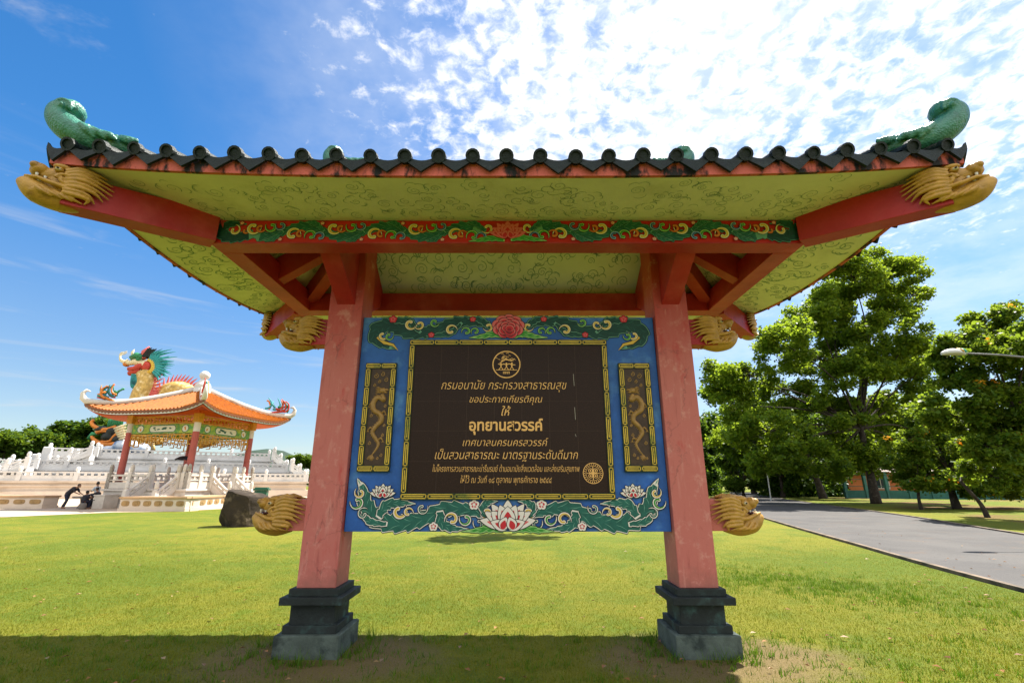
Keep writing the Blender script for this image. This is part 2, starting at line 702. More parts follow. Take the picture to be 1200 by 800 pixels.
def post_mat():
    m = bpy.data.materials.new('sun_faded_post_paint')
    m.use_nodes = True
    t = NT(m.node_tree)
    b = m.node_tree.nodes['Principled BSDF']
    b.inputs['Roughness'].default_value = 0.65
    co = t.n('ShaderNodeTexCoord').outputs['Object']
    sp = t.n('ShaderNodeSeparateXYZ')
    t.link(co, sp.inputs[0])
    mp = t.n('ShaderNodeMapping')
    t.link(co, mp.inputs[0])
    mp.inputs['Scale'].default_value = (2.2, 2.2, 0.7)
    n1 = t.noise(mp.outputs[0], 1.6, 6, 0.65)
    n2 = t.noise(co, 7.0, 6, 0.7)
    mp2 = t.n('ShaderNodeMapping')
    t.link(co, mp2.inputs[0])
    mp2.inputs['Scale'].default_value = (9, 9, 0.9)
    n6 = t.noise(mp2.outputs[0], 2.2, 5, 0.7)
    h = t.math('ADD', sp.outputs[2], t.math('MULTIPLY', t.math('SUBTRACT', n1, 0.5), 1.6))
    c = t.mix(t.rng(h, 2.5, 3.9), (0.46, 0.125, 0.105, 1), (0.40, 0.04, 0.032, 1))
    c = t.mix(t.rng(n1, 0.56, 0.68, 0, 0.9), c, (0.42, 0.05, 0.04, 1))
    c = t.mix(t.rng(n2, 0.54, 0.70, 0, 0.5), c, (0.60, 0.30, 0.25, 1))
    n5 = t.noise(co, 26.0, 6, 0.75)
    c = t.mix(t.rng(n5, 0.60, 0.70, 0, 0.55), c, (0.33, 0.10, 0.085, 1))
    c = t.mix(t.rng(t.math('ADD', sp.outputs[2], t.math('MULTIPLY', n2, 0.7)), 1.15, 0.85, 0, 0.55), c, (0.22, 0.09, 0.07, 1))
    c = t.mix(t.rng(n6, 0.56, 0.72, 0, 0.6), c, (0.30, 0.06, 0.05, 1))
    c = t.mix(t.rng(n6, 0.44, 0.30, 0, 0.45), c, (0.56, 0.24, 0.20, 1))
    vw = t.n('ShaderNodeTexVoronoi', feature='DISTANCE_TO_EDGE')
    t.put(vw.inputs['Vector'], t.vmath('ADD', co, t.vmath('SCALE', co)) if False else t.vmath('ADD', co, t.comb(t.math('MULTIPLY', n2, 0.25), t.math('MULTIPLY', n1, 0.2), t.math('MULTIPLY', n2, 0.3))))
    vw.inputs['Scale'].default_value = 1.7
    ck = t.math('MULTIPLY', t.rng(vw.outputs['Distance'], 0.0, 0.012, 1.0, 0.0), t.rng(n1, 0.46, 0.60, 0, 0.55))
    c = t.mix(ck, c, (0.12, 0.035, 0.03, 1))
    c = t.mix(t.rng(n2, 0.40, 0.27, 0, 0.3), c, (0.28, 0.05, 0.04, 1))
    t.put(b.inputs['Base Color'], c)
    bp = t.n('ShaderNodeBump')
    bp.inputs['Strength'].default_value = 0.15
    bp.inputs['Distance'].default_value = 0.01
    t.put(bp.inputs['Height'], t.noise(co, 40, 5, 0.6))
    t.link(bp.outputs[0], b.inputs['Normal'])
    return m


post_m = post_mat()
fascia_m = mat('stained_pink_fascia', (0.50, 0.11, 0.085), 0.75, 0.15, 8, (0.010, 0.010, 0.010), (0.47, 0.60), 3.2, 0.3, 40, streak=(2.2, 1.5, 0.9))
soffit_m = mat('yellow_green_soffit', (0.66, 0.64, 0.58), 0.75, 0.10, 2.0, (0.54, 0.52, 0.43), (0.5, 0.8), 2.2, 0.1, 40)
gold_m = mat('ochre_gold_paint', (0.41, 0.22, 0.034), 0.5, 0.3, 12, (0.17, 0.07, 0.012), (0.55, 0.8), 7, 0.25, 50, spec=0.5)
tile_m = mat('weathered_green_tile', (0.005, 0.011, 0.009), 0.5, 0.5, 14, (0.026, 0.03, 0.025), (0.55, 0.8), 12, 0.35, 60, spec=0.22)


def scale_glaze():
    m = mat('jade_green_glaze', (0.035, 0.17, 0.12), 0.4, 0.4, 9, (0.20, 0.31, 0.25), (0.58, 0.8), 8, 0, spec=0.5)
    t = NT(m.node_tree)
    b = m.node_tree.nodes['Principled BSDF']
    v = t.n('ShaderNodeTexVoronoi')
    t.link(t.n('ShaderNodeTexCoord').outputs['Object'], v.inputs['Vector'])
    v.inputs['Scale'].default_value = 62
    bp = t.n('ShaderNodeBump')
    bp.inputs['Strength'].default_value = 0.4
    bp.inputs['Distance'].default_value = 0.012
    t.put(bp.inputs['Height'], t.math('SUBTRACT', 1.0, v.outputs['Distance']))
    t.link(bp.outputs[0], b.inputs['Normal'])
    return m


jade_m = scale_glaze()
plinth_m = mat('black_green_stained_plinth', (0.016, 0.022, 0.022), 0.75, 0.4, 5, (0.035, 0.075, 0.07), (0.5, 0.75), 5, 0.3, 35)
plinth_b = mat('grey_green_stained_concrete', (0.075, 0.098, 0.085), 0.85, 0.4, 6, (0.02, 0.03, 0.028), (0.47, 0.66), 4, 0.4, 35)
blue_m = mat('ultramarine_board_paint', (0.02, 0.10, 0.37), 0.5, 0.3, 4, (0.08, 0.23, 0.48), (0.5, 0.72), 2.6, 0.05, 40)
granite_m = mat('brown_black_granite', (0.024, 0.0115, 0.0075), 0.42, 0.8, 130, (0.06, 0.026, 0.016), (0.55, 0.72), 90, 0, spec=0.16)
joint_m = mat('granite_joint', (0.055, 0.03, 0.02), 0.6)
letter_m = mat('gold_lettering', (0.78, 0.44, 0.14), 0.45, 0.15, 20)
gframe_m = mat('dark_green_frame', (0.02, 0.035, 0.012), 0.5, 0.3, 10)
gyel_m = mat('gold_yellow_frame_bar', (0.68, 0.46, 0.05), 0.45, 0.25, 9, (0.2, 0.24, 0.03), (0.5, 0.7), 3)
bronze_m = mat('brown_gold_relief', (0.30, 0.17, 0.05), 0.45, 0.3, 20)

pk = dict(
    black=mat('black_outline', (0.006, 0.008, 0.008), 0.6),
    dteal=mat('deep_teal_leaf', (0.006, 0.048, 0.040), 0.55, 0.25, 12, (0.012, 0.08, 0.06), (0.5, 0.8), 7),
    teal=mat('mid_teal_leaf', (0.014, 0.105, 0.08), 0.55, 0.3, 12, (0.025, 0.15, 0.11), (0.5, 0.8), 7),
    lteal=mat('pale_teal_rim', (0.12, 0.30, 0.22), 0.55),
    cream=mat('cream_rim', (0.66, 0.60, 0.40), 0.55),
    yellow=mat('yellow_curl', (0.62, 0.40, 0.06), 0.55),
    orange=mat('orange_curl', (0.60, 0.16, 0.03), 0.55),
    green=mat('bright_green_curl', (0.04, 0.24, 0.03), 0.55),
    lgreen=mat('pale_green_rim', (0.30, 0.52, 0.18), 0.55),
    blue=mat('blue_curl', (0.02, 0.07, 0.30), 0.55),
    lblue=mat('pale_blue_rim', (0.25, 0.42, 0.60), 0.55),
    red=mat('crimson_petal', (0.50, 0.02, 0.03), 0.5),
    rose=mat('rose_petal', (0.62, 0.13, 0.13), 0.5),
    white=mat('white_petal', (0.72, 0.66, 0.60), 0.55),
    crimson=mat('deep_crimson_petal', (0.24, 0.008, 0.014), 0.5),
    scarlet=mat('scarlet_band', (0.50, 0.018, 0.010), 0.5, 0.1, 6),
    cloud=mat('teal_cloud_line', (0.19, 0.29, 0.25), 0.7, 0.3, 3),
)
PK = list(pk)
PM = list(pk.values())


def C(*names):
    return tuple(PK.index(n) for n in names)


# ------------------------------------------------------------------ the roofed sign
XC, YC = -0.042, 5.22
HALF = 1.826
AE, BE, AR, BR = 3.73, 1.87, 2.90, 1.04
OV = AE - AR
RZ0, RZ1 = 3.75, 4.0


def z_eave(x, y):
    dx, dy = abs(x), abs(y)
    if AE - dx > BE - dy:                    # front/rear slope
        e = max(0.0, BE - dy)
        q = dx / max(1e-4, AE - e)
        return 3.915 + 0.125 * min(1, q) ** 3
    e = max(0.0, AE - dx)
    q = dy / max(1e-4, BE - e)
    return 3.87 + 0.17 * min(1, q) ** 2


def z_under(x, y):
    e = min(AE - abs(x), BE - abs(y))
    if e < OV:
        t = max(0, e / OV)
        return z_eave(x, y) * (1 - t) + RZ1 * t
    return RZ1 + 0.62 * (e - OV)


def z_top(x, y):
    e = max(0.0, min(AE - abs(x), BE - abs(y)))
    k = e / BE
    ze = z_eave(x, y) * (1 - k) + 3.95 * k
    return ze + 0.125 + 1.05 * (0.55 * k + 0.45 * k * k) + 0.02


sign = thing('roofed_notice_board', 'red two-post notice board with dragon heads under a green tiled Chinese roof', 'notice board', (XC, YC, 0))

# posts on stepped plinths
for sx in (-1, 1):
    px = sx * HALF
    m = MB().box((px, 0, (0.56 + 4.5) / 2), (0.375, 0.375, 4.5 - 0.56))
    col = m.build('post', post_m, sign, bevel=0.008)
    p = MB()
    p.box((px, 0, 0.225), (0.50, 0.50, 0.07), 0)
    p.box((px, 0, 0.345), (0.42, 0.42, 0.20), 0)
    p.box((px, 0, 0.465), (0.585, 0.585, 0.065), 0)
    p.box((px, 0, 0.53), (0.47, 0.47, 0.064), 0)
    p.build('plinth', plinth_m, sign, bevel=0.006)
    MB().box((px, 0, 0.085), (0.60, 0.60, 0.21), 0).build('plinth_base', plinth_b, sign, bevel=0.012)

# ring beams
ring = MB()
bw = 0.21
zc, hh = (RZ0 + RZ1) / 2, RZ1 - RZ0
ring.box((0, -BR + bw / 2, zc), (2 * AR, bw, hh))
front_beam = ring.build('front_beam', red, sign, bevel=0.005)
m = MB()
m.box((0, BR - bw / 2, zc), (2 * AR, bw, hh))
m.build('rear_beam', red, sign, bevel=0.005)
for sx in (-1, 1):
    m = MB().box((sx * (AR - bw / 2), 0, zc - 0.001), (bw - 0.002, 2 * BR - 2 * bw - 0.002, hh))
    m.build('side_beam', red, sign, bevel=0.005)
# column braces and rafters
for sx in (-1, 1):
    px = sx * HALF
    for sy in (-1, 1):
        a, b = (px, sy * 0.17, 3.62), (px, sy * (BR - bw - 0.0), 4.02)
        MB().hexa([(px - .1, sy * .18, 3.44), (px + .1, sy * .18, 3.44), (px + .1, sy * (BR - bw + .01), 3.80), (px - .1, sy * (BR - bw + .01), 3.80)],
                  [(px - .1, sy * .18, 4.45), (px + .1, sy * .18, 4.45), (px + .1, sy * (BR - bw + .01), 4.04), (px - .1, sy * (BR - bw + .01), 4.04)]).build('brace', red, sign, bevel=0.004)
        # hip rafter from the ring corner up to the post head
        MB().beam((sx * (AR - 0.06), sy * (BR - 0.06), 3.885), (px + sx * 0.1, sy * 0.1, 4.46), 0.15, 0.24).build('hip_rafter', red, sign, bevel=0.004)
    MB().beam((sx * (AR - 0.1), 0, 3.885), (px + sx * 0.16, 0, 4.42), 0.15, 0.26).build('rafter', red, sign, bevel=0.004)

# hip beams running out to the four corners
HX = AE + 0.02
for sx in (-1, 1):
    for sy in (-1, 1):
        d = Vector((sx, sy, 0)).normalized()
        n = Vector((-d.y, d.x, 0)) * 0.1
        a = Vector((sx * (AR - 0.02), sy * (BR - 0.02), 0))
        b = a + d * 1.10
        za, zb = 3.752, 3.665
        MB().hexa([a - n + Vector((0, 0, za)), a + n + Vector((0, 0, za)), b + n + Vector((0, 0, zb)), b - n + Vector((0, 0, zb))],
                  [a - n + Vector((0, 0, 4.06)), a + n + Vector((0, 0, 4.06)), b + n + Vector((0, 0, 3.93)), b - n + Vector((0, 0, 3.94))]).build('hip_beam', red, sign, bevel=0.005)


# roof: soffit sheet, fascia, tiles
def slope_grid(fn, ns, ne, e0=0.0, e1=BE):
    mb = MB()
    for face in range(4):
        vs, fs = [], []
        for j in range(ne + 1):
            e = e0 + (e1 - e0) * j / ne
            for i in range(ns + 1):
                q = -1 + 2 * i / ns
                if face in (0, 2):
                    x, y = q * (AE - e), -(BE - e)
                else:
                    x, y = (AE - e), q * (BE - e)
                if face >= 2:
                    x, y = -x, -y
                vs.append((x, y, fn(x, y)))
        for j in range(ne):
            for i in range(ns):
                a = j * (ns + 1) + i
                fs.append((a, a + 1, a + ns + 2, a + ns + 1))
        mb.add(vs, fs)
    return mb


ne = 18
soffit = slope_grid(z_under, 40, ne).build('soffit', soffit_m, sign, smooth=True)


def eave_loop(n=48):
    out = []
    for face in range(4):
        for i in range(n):
            q = -1 + 2 * i / n
            if face in (0, 2):
                x, y = q * AE, -BE
            else:
                x, y = AE, q * BE
            if face >= 2:
                x, y = -x, -y
            out.append((x, y))
    return out


L = eave_loop()
fb = MB()
vs = []
for (x, y) in L:
    ze = z_eave(x, y)
    s = 1.006
    vs += [(x * s, y * s * 1.004, ze - 0.012), (x * s, y * s * 1.004, ze + 0.125), (x * 0.997, y * 0.993, ze + 0.125), (x * 0.997, y * 0.993, ze - 0.012)]
n = len(L)
fs = []
for i in range(n):
    j = (i + 1) % n
    for k in range(4):
        k2 = (k + 1) % 4
        fs.append((4 * i + k, 4 * j + k, 4 * j + k2, 4 * i + k2))
fb.add(vs, fs)
fb.build('fascia', fascia_m, sign)

tiles = slope_grid(lambda x, y: z_top(x, y) - 0.012, 40, 14)
SP = 2 * AE / 27


def roll(mb, pts, r=0.052):
    """half-round cover tile following the slope, with a round end cap"""
    n = 7
    vs = []
    P = [Vector(p) for p in pts]
    for i, p in enumerate(P):
        d = (P[min(i + 1, len(P) - 1)] - P[max(i - 1, 0)]).normalized()
        sx = d.cross(Vector((0, 0, 1))).normalized()
        u = sx.cross(d)
        for k in range(n):
            a = math.pi * k / (n - 1)
            vs.append(p + sx * (r * math.cos(a)) + u * (r * math.sin(a)))
    fs = []
    for i in range(len(P) - 1):
        for k in range(n - 1):
            fs.append((i * n + k, i * n + k + 1, (i + 1) * n + k + 1, (i + 1) * n + k))
    mb.add(vs, fs)
    # cap
    d = (P[1] - P[0]).normalized()
    sx = d.cross(Vector((0, 0, 1))).normalized()
    u = sx.cross(d)
    c = P[0] + u * 0.012
    rr = r * 1.12
    for q in (0.0,):
        ring0 = [c - d * 0.035 + (sx * math.cos(2 * math.pi * k / 14) + u * math.sin(2 * math.pi * k / 14)) * rr for k in range(14)]
        ring1 = [x + d * 0.05 for x in ring0]
        ring2 = [c - d * 0.035 + (x - (c - d * 0.035)) * 0.7 for x in ring0]
        ring3 = [x + d * 0.012 for x in ring2]
        vs = ring1 + ring0 + ring2 + ring3
        fs = []
        for g in range(3):
            for k in range(14):
                k2 = (k + 1) % 14
                fs.append((g * 14 + k, g * 14 + k2, (g + 1) * 14 + k2, (g + 1) * 14 + k))
        fs.append(tuple(range(42, 56)))
        mb.add(vs, fs)


def drip(mb, a, b, out, seed):
    """hanging trough-end tile between two rolls: sagging top lip, pointed lower edge"""
    a, b, o = Vector(a), Vector(b), Vector(out)
    n = 9
    rnd = random.Random(seed)
    dz = rnd.uniform(-0.022, 0.012)
    front, back = [], []
    up_, dn = [], []
    for i in range(n):
        t = i / (n - 1)
        p = a.lerp(b, t)
        sag = 0.055 * math.sin(math.pi * t) ** 0.8
        low = 0.035 + (0.125 + dz) * (1 - abs(2 * t - 1)) ** 0.9
        up_.append(p - Vector((0, 0, sag - 0.012)))
        dn.append(p - Vector((0, 0, low)) + o * 0.012 * math.sin(math.pi * t))
    vs = []
    for off in (0.03, 0.008):
        vs += [p + o * off for p in up_] + [p + o * off for p in dn]
    fs = []
    for i in range(n - 1):
        fs += [(i, i + 1, n + i + 1, n + i), (2 * n + i + 1, 2 * n + i, 3 * n + i, 3 * n + i + 1), (i + 1, i, 2 * n + i, 2 * n + i + 1),
               (n + i, n + i + 1, 3 * n + i + 1, 3 * n + i)]
    mb.add(vs, fs)


def eave_tiles(mb, face):
    half = AE if face in (0, 2) else BE
    cnt = 27 if face in (0, 2) else int(round(2 * BE / SP))
    sp = 2 * half / cnt
    sg = -1 if face in (0, 3) else 1

    def P(t, e):
        x, y = (t, sg * (BE - e)) if face in (0, 2) else (sg * (AE - e), t)
        return x, y
    outv = (0, sg, 0) if face in (0, 2) else (sg, 0, 0)
    heads = []
    for i in range(cnt):
        t = -half + sp * (i + 0.5)
        emax = min(BE, half - abs(t)) if face in (0, 2) else min(BE, half - abs(t))
        emax = max(emax, 0.12)
        pts = []
        k = max(2, int(emax / 0.14))
        for j in range(k + 1):
            e = -0.045 + (emax + 0.045) * j / k
            x, y = P(t, e)
            xx, yy = P(t, max(e, 0.0))
            pts.append((x, y, z_top(xx, yy) + (0.0 if e >= 0 else -0.012)))
        jr = random.Random(face * 77 + i)
        jx, jz = jr.uniform(-.006, .006), jr.uniform(-.009, .006)
        pts = [(x + (jx if face in (0, 2) else 0), y + (0 if face in (0, 2) else jx), z + jz) for x, y, z in pts]
        roll(mb, pts, 0.052 * jr.uniform(0.93, 1.05))
    for i in range(cnt + 1):
        t0 = -half + sp * (i - 0.5)
        t1 = t0 + sp
        t0, t1 = max(t0, -half - 0.04), min(t1, half + 0.04)
        x0, y0 = P(t0, -0.03)
        x1, y1 = P(t1, -0.03)
        c = lambda v, h: max(-h, min(h, v))
        z0 = z_top(c(x0, AE), c(y0, BE)) + 0.0
        z1 = z_top(c(x1, AE), c(y1, BE)) + 0.0
        drip(mb, (x0, y0, z0), (x1, y1, z1), outv, face * 100 + i)


for face in range(4):
    eave_tiles(tiles, face)
tiles.build('tiled_roof', tile_m, sign)

# ridge and hip caps
rd = MB()
zt = z_top(0, 0)
rd.tube([(-AE + BE, 0, zt + 0.05), (0, 0, zt + 0.03), (AE - BE, 0, zt + 0.05)], 0.11, 10)
for sx in (-1, 1):
    for sy in (-1, 1):
        pts = []
        for k in range(9):
            e = 0.04 + (BE - 0.04) * k / 8
            x, y = sx * (AE - e), sy * (BE - e)
            pts.append((x, y, z_top(x, y) + 0.03))
        rd.tube(pts, [0.055] + [0.08] * 8, 9)
rd.build('ridge_cap', tile_m, sign, smooth=True)


# green curled fish-dragon finials
def curl_finial():
    m = MB()
    s = 0.00232
    path = [(486, 250), (430, 232), (370, 222), (312, 210), (258, 182), (222, 148), (213, 116), (228, 95), (248, 97)]
    rad = [18, 34, 46, 56, 58, 55, 50, 46, 30]
    P = bez([((a - 320) * s, 0, (250 - b) * s) for a, b in path], 6)
    m.tube(P, [r * s for r in lerp_list(rad, len(P))], 16, flat=0.85)
    for (a, b, r) in ((462, 226, 24), (425, 198, 18), (395, 192, 17), (350, 178, 12), (302, 155, 12), (250, 92, 34)):
        m.ell(((a - 320) * s, 0, (250 - b) * s), (r * s, r * s * 1.5, r * s), 10, 8)
    for sy in (-1, 1):
        sp = []
        for k in range(14):
            t = k / 13
            an = -0.6 + t * 6.4
            r = 30 * (1 - 0.75 * t)
            sp.append(((232 - 320 + r * math.cos(an)) * s, sy * 0.105, (250 - 104 + r * math.sin(an)) * s))
        m.tube(sp, 0.017, 6)
        m.ell(((234 - 320) * s, sy * 0.115, (250 - 106) * s), (0.022, 0.022, 0.022), 8, 6)
        for q in range(3):
            m.tube([((300 + 34 * q - 320) * s, sy * 0.11, (250 - 180 - 12 * q) * s), ((330 + 34 * q - 320) * s, sy * 0.135, (250 - 206 - 6 * q) * s),
                    ((352 + 34 * q - 320) * s, sy * 0.12, (250 - 232) * s)], [0.03, 0.034, 0.012], 7)
        m.tube([((420 - 320) * s, sy * 0.06, (250 - 205) * s), ((455 - 320) * s, sy * 0.12, (250 - 225) * s), ((480 - 320) * s, sy * 0.1, (250 - 215) * s)], [0.04, 0.04, 0.02], 7)
    return sculpt(m, 0.009, 2, 'curled_finial')


fin = curl_finial()
for sx in (-1, 1):
    for sy in (-1, 1):
        o = link('curled_finial', fin, jade_m, sign)
        e = 0.12
        o.location = (sx * (AE - e - 0.02), sy * (BE - e), z_top(AE - 0.2, BE - 0.2) + 0.02)
        a = R(18)
        o.rotation_euler = (0, R(-4), (a if sx < 0 else math.pi - a) * (1 if sy < 0 else -1))
        o.scale = (1.0, 1.0, 1.0)
    o = link('ridge_finial', fin, jade_m, sign)
    o.location = (sx * (AE - BE + 0.12), 0, zt + 0.13)
    o.rotation_euler = (0, R(-12), 0 if sx < 0 else math.pi)
    o.scale = (1.0, 1.1, 1.0)


# gilt dragon heads
def dragon_head():
    m = MB()
    m.ell((0.26, 0, -0.01), (0.17, 0.105, 0.16), 24, 16)
    jp = bez([(0.16, 0, -0.10), (0.30, 0, -0.125), (0.42, 0, -0.10), (0.50, 0, -0.035), (0.525, 0, 0.0)], 6)
    m.tube(jp, lerp_list([0.085, 0.10, 0.095, 0.062, 0.035], len(jp)), 28, flat=1.15)
    m.ell((0.40, 0, -0.125), (0.115, 0.10, 0.065), 24, 16)
    jp = bez([(0.16, 0, 0.085), (0.29, 0, 0.10), (0.37, 0, 0.085), (0.43, 0, 0.085)], 6)
    m.tube(jp, lerp_list([0.09, 0.095, 0.075, 0.062], len(jp)), 28, flat=1.15)
    m.ell((0.445, 0, 0.115), (0.062, 0.085, 0.068), 24, 16)
    for sy in (-1, 1):
        m.ell((0.475, sy * 0.05, 0.135), (0.036, 0.032, 0.034), 24, 16)
        m.ell((0.315, sy * 0.075, 0.165), (0.062, 0.045, 0.032), 24, 16)
        m.ell((0.335, sy * 0.105, 0.115), (0.03, 0.026, 0.026), 24, 16)
        m.tube([(0.27, sy * 0.06, 0.175), (0.20, sy * 0.08, 0.195), (0.12, sy * 0.085, 0.178)], [0.03, 0.026, 0.012], 7)
        sw = []
        for k in range(15):
            a = k / 14 * 7.0
            r = 0.062 * (1 - 0.6 * k / 14)
            sw.append((0.285 + r * math.cos(a), sy * 0.122, 0.02 + r * math.sin(a)))
        m.tube(sw, 0.017, 6)
        # lip line along the jaw
        m.tube([(0.25, sy * 0.115, -0.055), (0.35, sy * 0.118, -0.045), (0.45, sy * 0.085, -0.005), (0.52, sy * 0.03, 0.012)], [0.022, 0.022, 0.018, 0.012], 7)
        # mane locks swept back
        z0 = [0.15, 0.115, 0.075, 0.035, -0.01, -0.05, -0.095, -0.135]
        for k, z in enumerate(z0):
            x1 = [0.03, -0.01, -0.025, -0.02, 0.0, 0.035, 0.085, 0.15][k]
            dz = [0.0, -0.025, -0.035, -0.045, -0.05, -0.05, -0.05, -0.045][k]
            P = bez([(0.29, sy * 0.108, z * 0.8), (0.20, sy * 0.138, z + 0.018), (0.10 + 0.03 * (k > 5), sy * 0.135, z + 0.004), (x1, sy * 0.115, z + dz)], 6)
            m.tube(P, lerp_list([0.025, 0.022, 0.0175, 0.005], len(P)), 8)
        for k in range(4):
            P = bez([(0.44 - 0.05 * k, sy * 0.085, -0.10), (0.40 - 0.055 * k, sy * 0.112, -0.145), (0.34 - 0.06 * k, sy * 0.108, -0.172)], 4)
            m.tube(P, lerp_list([0.022, 0.02, 0.006], len(P)), 6)
    return sculpt(m, 0.005, 1, 'dragon_head')


head = dragon_head()
ivory = mat('ivory_eye', (0.5, 0.42, 0.25), 0.35)
eye_me = (MB().ell((0, 0, 0), (0.02, 0.014, 0.017), 12, 8).mesh('eye'), MB().ell((0, 0, 0), (0.009, 0.005, 0.009), 10, 7).mesh('pupil'),
          MB().ell((0, 0, 0), (0.085, 0.082, 0.024), 14, 9).mesh('mouth'), MB().lathe([(0.011, 0.0), (0.009, 0.02), (0.001, 0.042)], n=8).mesh('fang'))
mouth_m = mat('dark_red_mouth', (0.05, 0.008, 0.006), 0.6)
fang_m = mat('white_fang_paint', (0.62, 0.58, 0.5), 0.4)


def put_head(loc, rz, ry=0.0, sc=1.0):
    o = link('dragon_head', head, gold_m, sign)
    o.location = loc
    o.rotation_euler = (0, ry, rz)
    o.scale = sc if isinstance(sc, tuple) else (sc, sc, sc)
    mo = link('mouth', eye_me[2], mouth_m, o)
    mo.location = (0.385, 0, 0.008)
    for sy in (-1, 1):
        for (fx_, fz_, up_) in ((0.455, 0.05, -1), (0.405, 0.04, -1), (0.435, -0.03, 1)):
            fg = link('fang', eye_me[3], fang_m, o)
            fg.location = (fx_, sy * 0.062, fz_)
            fg.rotation_euler = (0 if up_ > 0 else math.pi, 0, 0)
        e = link('eye', eye_me[0], ivory, o)
        e.location = (0.342, sy * 0.124, 0.115)
        q = link('pupil', eye_me[1], pk['black'], o)
        q.location = (0.346, sy * 0.139, 0.116)
    return o


for sx in (-1, 1):
    for sy in (-1, 1):
        d = Vector((sx, sy, 0)).normalized()
        a = Vector((sx * (AR - 0.02), sy * (BR - 0.02), 0)) + d * 0.82
        put_head((a.x, a.y, 3.855), math.atan2(sy, sx), R(3), (0.99, 1.1, 0.84))
    # bracket beams through the posts, above and below the board
    for z, h in ((3.16, 0.30), (1.22, 0.30)):
        x0, x1 = sx * (HALF + 0.186), sx * (HALF + 0.52)
        MB().box(((x0 + x1) / 2, 0, z - 0.01), (abs(x1 - x0), 0.19, h), 0).build('bracket_beam', pink if z < 2 else red, sign, bevel=0.006)
        put_head((sx * (HALF + 0.235), 0, z), 0 if sx > 0 else math.pi, 0, (1.0, 1.0, 0.9))
# ------------------------------------------------------------------ board, plaque, panels
YB = -0.12


def B(px, py):
    p = atY(px, py, YC + YB)
    return (p.x - XC, p.z)


board = MB().box((0, YB + 0.055, (1.056 + 3.312) / 2), (3.262, 0.11, 3.312 - 1.056)).build('painted_board', blue_m, sign, bevel=0.004)


def on_board(y0):
    return lambda a, b, h: (a, y0 - h, b)


# painted scrolls along the top and bottom of the board
o_ = 0.0075
P = Paint(on_board(YB - 0.0005))


